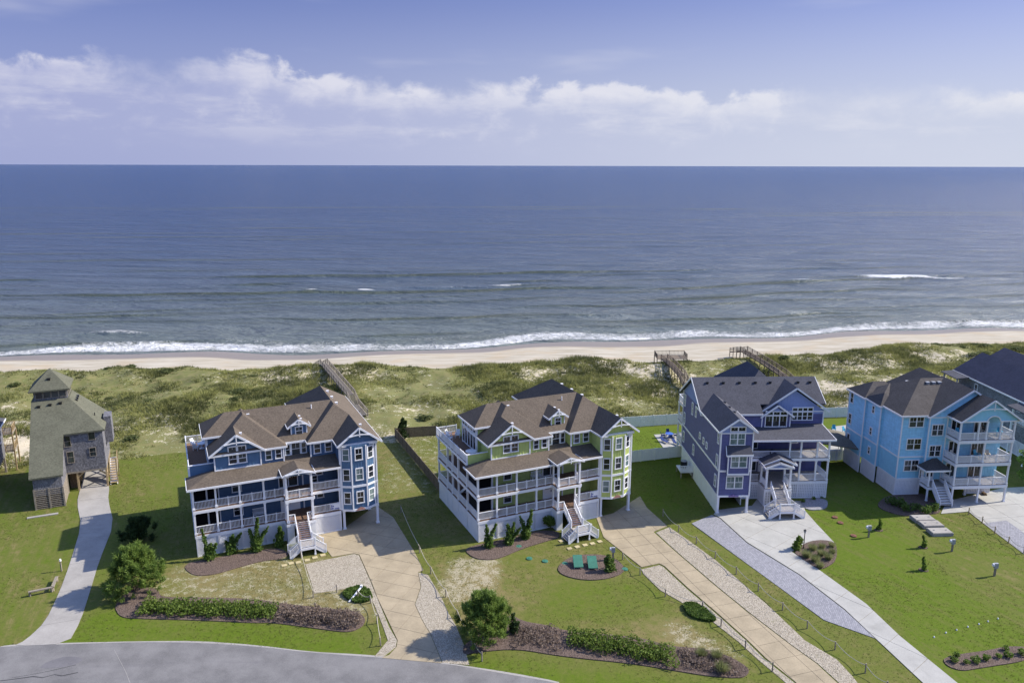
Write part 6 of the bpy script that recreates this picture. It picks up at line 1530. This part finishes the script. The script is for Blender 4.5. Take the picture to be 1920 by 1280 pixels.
# ------------------------------------------------------------------ garden furniture and fittings
M_STONE = concrete('stepping_stone', (.46, .39, .22), .15)
st_mesh = None
for key, who in (('stones_h1','blue'), ('stones_h2','green')):
    for i, p in enumerate(L[key]):
        o = obj('stepping_stone', MB().box(-.30,.30,-.27,.27,-.03,.075), M_STONE); o.location = (p[0], p[1], .0); o.rotation_euler = (0, 0, R(24+random.Random(i).uniform(-4,4)))
        n_ = ('seventh','sixth','fifth','fourth','third','second','first')[i+7-len(L[key])]
        tag(o, '%s yellow stepping stone from the driveway towards the %s house stairs' % (n_, who), 'stepping stone', 'stepping stones of the %s house' % who)
M_LIDG = plain('green_plastic', (.05, .17, .115), .5, .3, .2)
M_LIDB = plain('brown_plastic', (.17, .075, .045), .6, .3, .2)
gl = ('green round lid at the edge of the juniper mulch', 'larger green round lid on the dry lawn', 'second green round lid on the dry lawn next to the ring bed', 'green lid lying inside the mulched ring', 'green lid beside the tan driveway')
for p, lb in zip(L['lids_green'], gl): o = obj('tank_lid', MB().cyl((0,0,-.02),(0,0,.09),.38,.35,14).cyl((0,0,.088),(0,0,.12),.12,.10,10), M_LIDG); o.location = (p[0], p[1], 0); tag(o, lb, 'lid')
bl = ('brown lid nearest the indigo house shade', 'brown lid between two others in the lawn', 'brown lid with a dark shadow beside the utility pedestal')
for p, lb in zip(L['lids_brown'], bl): o = obj('tank_lid', MB().cyl((0,0,-.02),(0,0,.12),.40,.37,14).cyl((0,0,.118),(0,0,.15),.13,.11,10), M_LIDB); o.location = (p[0], p[1], 0); tag(o, lb, 'lid')
tl = ('flat concrete tank lid closest to the sky blue house shrubs', 'middle one of three flat concrete tank lids', 'flat concrete tank lid farthest from the sky blue house')
for p, lb in zip(L['tanks'], tl):
    t = thing('concrete_lid', lb, 'tank lid', (p[0], p[1], 0), R(3)); obj('slab', MB().box(-1.35,1.35,-.8,.8,-.1,.42).box(-1.28,1.28,-.73,.73,.42,.47), M_CONC_OLD, t)
    for x in (-.8,.8): obj('handle', MB().bar((x-.12,0,.52),(x+.12,0,.52),.04,.05).box(x-.12,x-.08,-.02,.02,.45,.52).box(x+.08,x+.12,-.02,.02,.45,.52), M_GREYMETAL, t)
for i, p in enumerate(L['boxes_green']):
    t = thing('equipment_cover', ('sloping green cover standing next to the grass clump in the ring bed', 'sloping green cover standing next to the small juniper in the ring bed')[i], 'cover', (p[0], p[1], 0), R(2))
    obj('lid', MB().roof([(-.55,-.9,.35),(.55,-.9,.35),(.55,.9,.95),(-.55,.9,.95)], [(0,1,2,3)], .09), M_LIDG, t)
    for x in (-.5,.5): obj('leg', MB().box(x-.04,x+.04,.75,.83,0,.82), M_GREYMETAL, t); obj('leg', MB().box(x-.04,x+.04,-.83,-.75,0,.30), M_GREYMETAL, t)
pl = ('grey electric pedestal beside the brown lids', 'grey electric pedestal before the flat concrete lids', 'grey electric pedestal by itself on the browner lawn', 'grey pedestal behind the small columnar juniper')
for p, lb in zip(L['pedestals'], pl):
    t = thing('utility_pedestal', lb, 'pedestal', (p[0], p[1], 0), 0); obj('post', MB().box(-.09,.09,-.09,.09,-.1,1.2), M_GREYWOOD, t)
    obj('box', MB().box(-.22,.22,-.16,.1,1.0,1.62), M_GREYMETAL, t); obj('dial', MB().cyl((-.26,-.05,1.42),(-.42,-.05,1.42),.2,.18,12), M_WHITE, t)
for i, p in enumerate(L['white_dots']): o = obj('ground_marker', MB().cyl((0,0,-.02),(0,0,.10),.085,.065,10).cyl((0,0,.098),(0,0,.14),.045,.03,8), M_WHITE); o.location = (p[0], p[1], 0); tag(o, '%s small white marker cap from the pale driveway in the row across the lawn' % ORD[i], 'marker', 'row of white markers in the lawn')
# lamp on the pale driveway bed
def lamp_post(label, p, hgt):
    t = thing('lamp_post', label, 'lamp', (p[0], p[1], 0), 0); obj('post', MB().cyl((0,0,0),(0,0,hgt),.06,.05,8).cyl((0,0,0),(0,0,.2),.12,.09,8), M_BLACK, t)
    obj('lantern', MB().cyl((0,0,hgt),(0,0,hgt+.32),.10,.17,6), M_GREYMETAL, t); obj('cap', MB().cyl((0,0,hgt+.32),(0,0,hgt+.5),.21,.03,6), M_BLACK, t)
lamp_post('black lantern post in the bed by the pale driveway', (36.0, 87.3), 2.1)
t = thing('post_light', 'short grey post light beside the grey driveway', 'lamp', (-52.1, 81.4, 0), 0); obj('post', MB().box(-.06,.06,-.06,.06,-.1,1.3), M_GREYWOOD, t); obj('globe', MB().cyl((0,0,1.3),(0,0,1.55),.13,.10,8), M_WHITE, t)
b0 = L['bench_l']; t = thing('timber_rail', 'low L-shaped weathered timber rail on the lawn by the grey driveway', 'rail', (b0[1][0], b0[1][1], 0), 0)
for q in (0, 2):
    a = Vector((0,0,.55)); b = Vector((b0[q][0]-b0[1][0], b0[q][1]-b0[1][1], .55)); obj('beam', MB().bar(a, b, .30, .12), M_GREYWOOD, t)
    for u in (.05,.95): c = a.lerp(b, u); obj('post', MB().box(c.x-.09,c.x+.09,c.y-.09,c.y+.09,-.1,.5), M_GREYWOOD, t)
t = thing('timber_edging', 'long pale timber lying before the slatted base of the tower house', 'timber', (-64.3, 95.2, 0), R(24)); obj('beam', MB().box(-.2,3.4,-.32,.12,-.05,.12), M_CONC_OLD, t)
t = thing('leaning_post', 'white post leaning over the juniper mat', 'post', (-17.5, 75.0, 0), 0); obj('shaft', MB().bar((0,0,.05),(1.0,1.9,.75),.13,.13), M_WHITE, t); obj('cap', MB().box(.88,1.12,1.8,2.04,.72,.95), M_WHITE, t)

def in_house(loc, rz, p): c, s = math.cos(rz), math.sin(rz); return (loc[0]+c*p[0]-s*p[1], loc[1]+s*p[0]+c*p[1], p[2])
def chair(label, loc, rz, m, group=None, name='chair'):
    t = thing(name, label, 'chair', loc, rz, group); obj('seat', MB().bar((0,-.28,.42),(0,.25,.36),.55,.05), m, t)
    obj('backrest', MB().bar((0,.22,.36),(0,.48,1.05),.52,.05,(0,1,0)), m, t)
    for x in (-.3,.3):
        obj('armrest', MB().box(x-.06,x+.06,-.32,.30,.60,.65), m, t)
        for y in (-.28,.24): obj('leg', MB().box(x-.03,x+.03,y-.03,y+.03,0,.62), m, t)
    return t
def table(label, loc, rad, m, hgt=.74):
    t = thing('table', label, 'table', loc, 0); obj('top', MB().cyl((0,0,hgt-.06),(0,0,hgt),rad,rad,20), m, t); obj('pedestal', MB().cyl((0,0,0),(0,0,hgt-.06),.09,.07,8), m, t); obj('foot', MB().cyl((0,0,0),(0,0,.06),.38,.3,12), m, t)
for p, a, lb in (((1.2,13.6,9.2),40,'white armchair by the sea rail of the green house roof deck'),((2.3,13.0,9.2),-30,'white armchair beside the glazed wall on the green house roof deck'),((.8,12.2,9.2),110,'white armchair facing inward on the green house roof deck')): chair(lb, in_house(H2_LOC, A1, p), A1+R(a), M_WHITE)
table('round white table on the green house roof deck', in_house(H2_LOC, A1, (1.4,5.6,9.2)), .75, M_WHITE)
for p, a, lb in (((1.0,13.8,9.2),40,'white armchair by the sea rail of the blue house roof deck'),((2.2,13.4,9.2),-30,'white armchair near the wall on the blue house roof deck'),((1.2,12.2,9.2),150,'white armchair facing the sea on the blue house roof deck')): chair(lb, in_house(H1_LOC, A1, p), A1+R(a), M_WHITE)
table('round white table among chairs on the blue house roof deck', in_house(H1_LOC, A1, (1.9,12.6,9.2)), .55, M_WHITE)
def bench(label, loc, rz):
    t = thing('bench', label, 'bench', loc, rz)
    for i in range(4): obj('seat_slat', MB().box(-.75,.75,-.28+i*.15,-.16+i*.15,.42,.46), M_WHITE, t)
    for i in range(11): obj('back_slat', MB().box(-.72+i*.14,-.66+i*.14,.30,.33,.5,1.0), M_WHITE, t)
    obj('top_rail', MB().box(-.78,.78,.28,.35,1.0,1.08), M_WHITE, t); obj('back_rail', MB().box(-.78,.78,.29,.34,.46,.52), M_WHITE, t)
    for x in (-.74,.74):
        obj('armrest', MB().box(x-.04,x+.04,-.3,.34,.64,.69), M_WHITE, t)
        for y in (-.27,.32): obj('leg', MB().box(x-.035,x+.035,y-.035,y+.035,0,.66), M_WHITE, t)
bench('white slatted bench on the lower porch of the blue house', in_house(H1_LOC, A1, (7.6,2.1,2.85)), A1)
bench('white slatted bench on the upper porch of the green house', in_house(H2_LOC, A1, (9.2,2.1,6.0)), A1)
M_TURQ = plain('turquoise_plastic', (.06, .34, .50), .5, .3, .1); M_NAVYC = plain('navy_fabric', (.03, .05, .16), .8, .1, .2); M_BLUETOP = plain('blue_tabletop', (.06, .13, .42), .4, .3, .1); M_CREAM = plain('cream_plastic', (.55, .50, .42), .5, .3, .1)
tx, ty = L['table_set'][0]; table('low blue round table on the patio behind the indigo house', (tx, ty-1.2, .07), .7, M_BLUETOP)
for a, lb in ((0,'sea side'),(90,'left side'),(180,'house side'),(270,'right side')): chair('navy patio chair on the %s of the low blue table' % lb, (tx-1.1*math.sin(R(a)), ty-1.2+1.1*math.cos(R(a)), .07), R(a), M_NAVYC)
for i, (x, y) in enumerate(((26.0,124.5),(27.8,123.4))):
    t = thing('lounger', ('low lounge chair on the paving nearer the lawn', 'low lounge chair on the paving nearer the indigo house')[i], 'lounger', (x, y, .07), R(30)); obj('bed', MB().box(-.3,.3,-.9,.5,.28,.34), M_NAVYC, t); obj('backrest', MB().bar((0,.5,.32),(0,1.0,.75),.6,.06,(0,1,0)), M_NAVYC, t)
    for q in ((-.26,-.8),(.26,-.8),(-.26,.4),(.26,.4)): obj('leg', MB().box(q[0]-.03,q[0]+.03,q[1]-.03,q[1]+.03,0,.28), M_WHITE, t)
gx, gy = L['grill'][0]; t = thing('grill', 'black barrel grill on the patio between the two right houses', 'grill', (gx, gy, .07), R(5))
obj('barrel', MB().cyl((-.6,0,1.0),(.6,0,1.0),.36,.36,14), M_BLACK, t); obj('shelf', MB().box(.62,1.15,-.3,.3,.9,.96), M_BLACK, t); obj('chimney', MB().cyl((-.4,0,1.3),(-.4,0,1.75),.07,.07,8), M_BLACK, t)
for x in (-.5,.5):
    for y in (-.28,.28): obj('leg', MB().box(x-.03,x+.03,y-.03,y+.03,0,.8), M_BLACK, t)
for i, (x, y, a) in enumerate(((57.2,130.5,-20),(58.8,129.6,30))): chair(('turquoise garden chair beside the far vinyl fence','turquoise garden chair nearer the sky blue house corner')[i], (x, y, .07), R(a), M_TURQ, name='garden_chair')
t = thing('surfboard', 'pale turquoise surfboard lying by the far vinyl fence', 'surfboard', (52.8, 133.5, .12), R(70)); N = 14
obj('board', MB().prism([(1.1*math.cos(6.283*i/N), .30*math.sin(6.283*i/N)*(1-.25*math.cos(6.283*i/N))) for i in range(N)], 0, .09), M_TURQ, t); obj('fin', MB().box(-.95,-.75,-.015,.015,.09,.24), M_BLACK, t)
H4 = ((54.76,103.2,0), R(4.6))
for p, a, m_, lb in (((7.4,-1.6,9.35),0,M_TURQ,'turquoise chair on the top balcony left of the arch'),((13.2,-1.8,9.35),-30,M_TURQ,'turquoise chair on the top balcony at the open end'),((10.9,-1.3,9.35),0,M_CREAM,'cream chair under the arch of the top balcony'),((7.2,-1.4,6.0),10,M_CREAM,'cream chair in the shaded corner of the middle balcony'),((12.0,-1.7,6.0),-20,M_CREAM,'cream chair in the sun on the middle balcony'),((10.6,-1.5,6.0),20,M_TURQ,'turquoise chair before the doors of the middle balcony')): chair(lb, in_house(H4[0], H4[1], p), H4[1]+R(a), m_)
fp = in_house(H4[0], H4[1], (13.2,-.9,.06)); t = thing('firewood_pile', 'small pile of logs under the sky blue house balconies', 'firewood', fp, 0)
for i in range(7): obj('log', MB().cyl((-.35+.12*(i%4),-.3,.1+.16*(i//4)),(-.3+.12*(i%4)+.1*(i%2),.35,.1+.16*(i//4)),.09,.09,7), M_DARKWOOD, t)
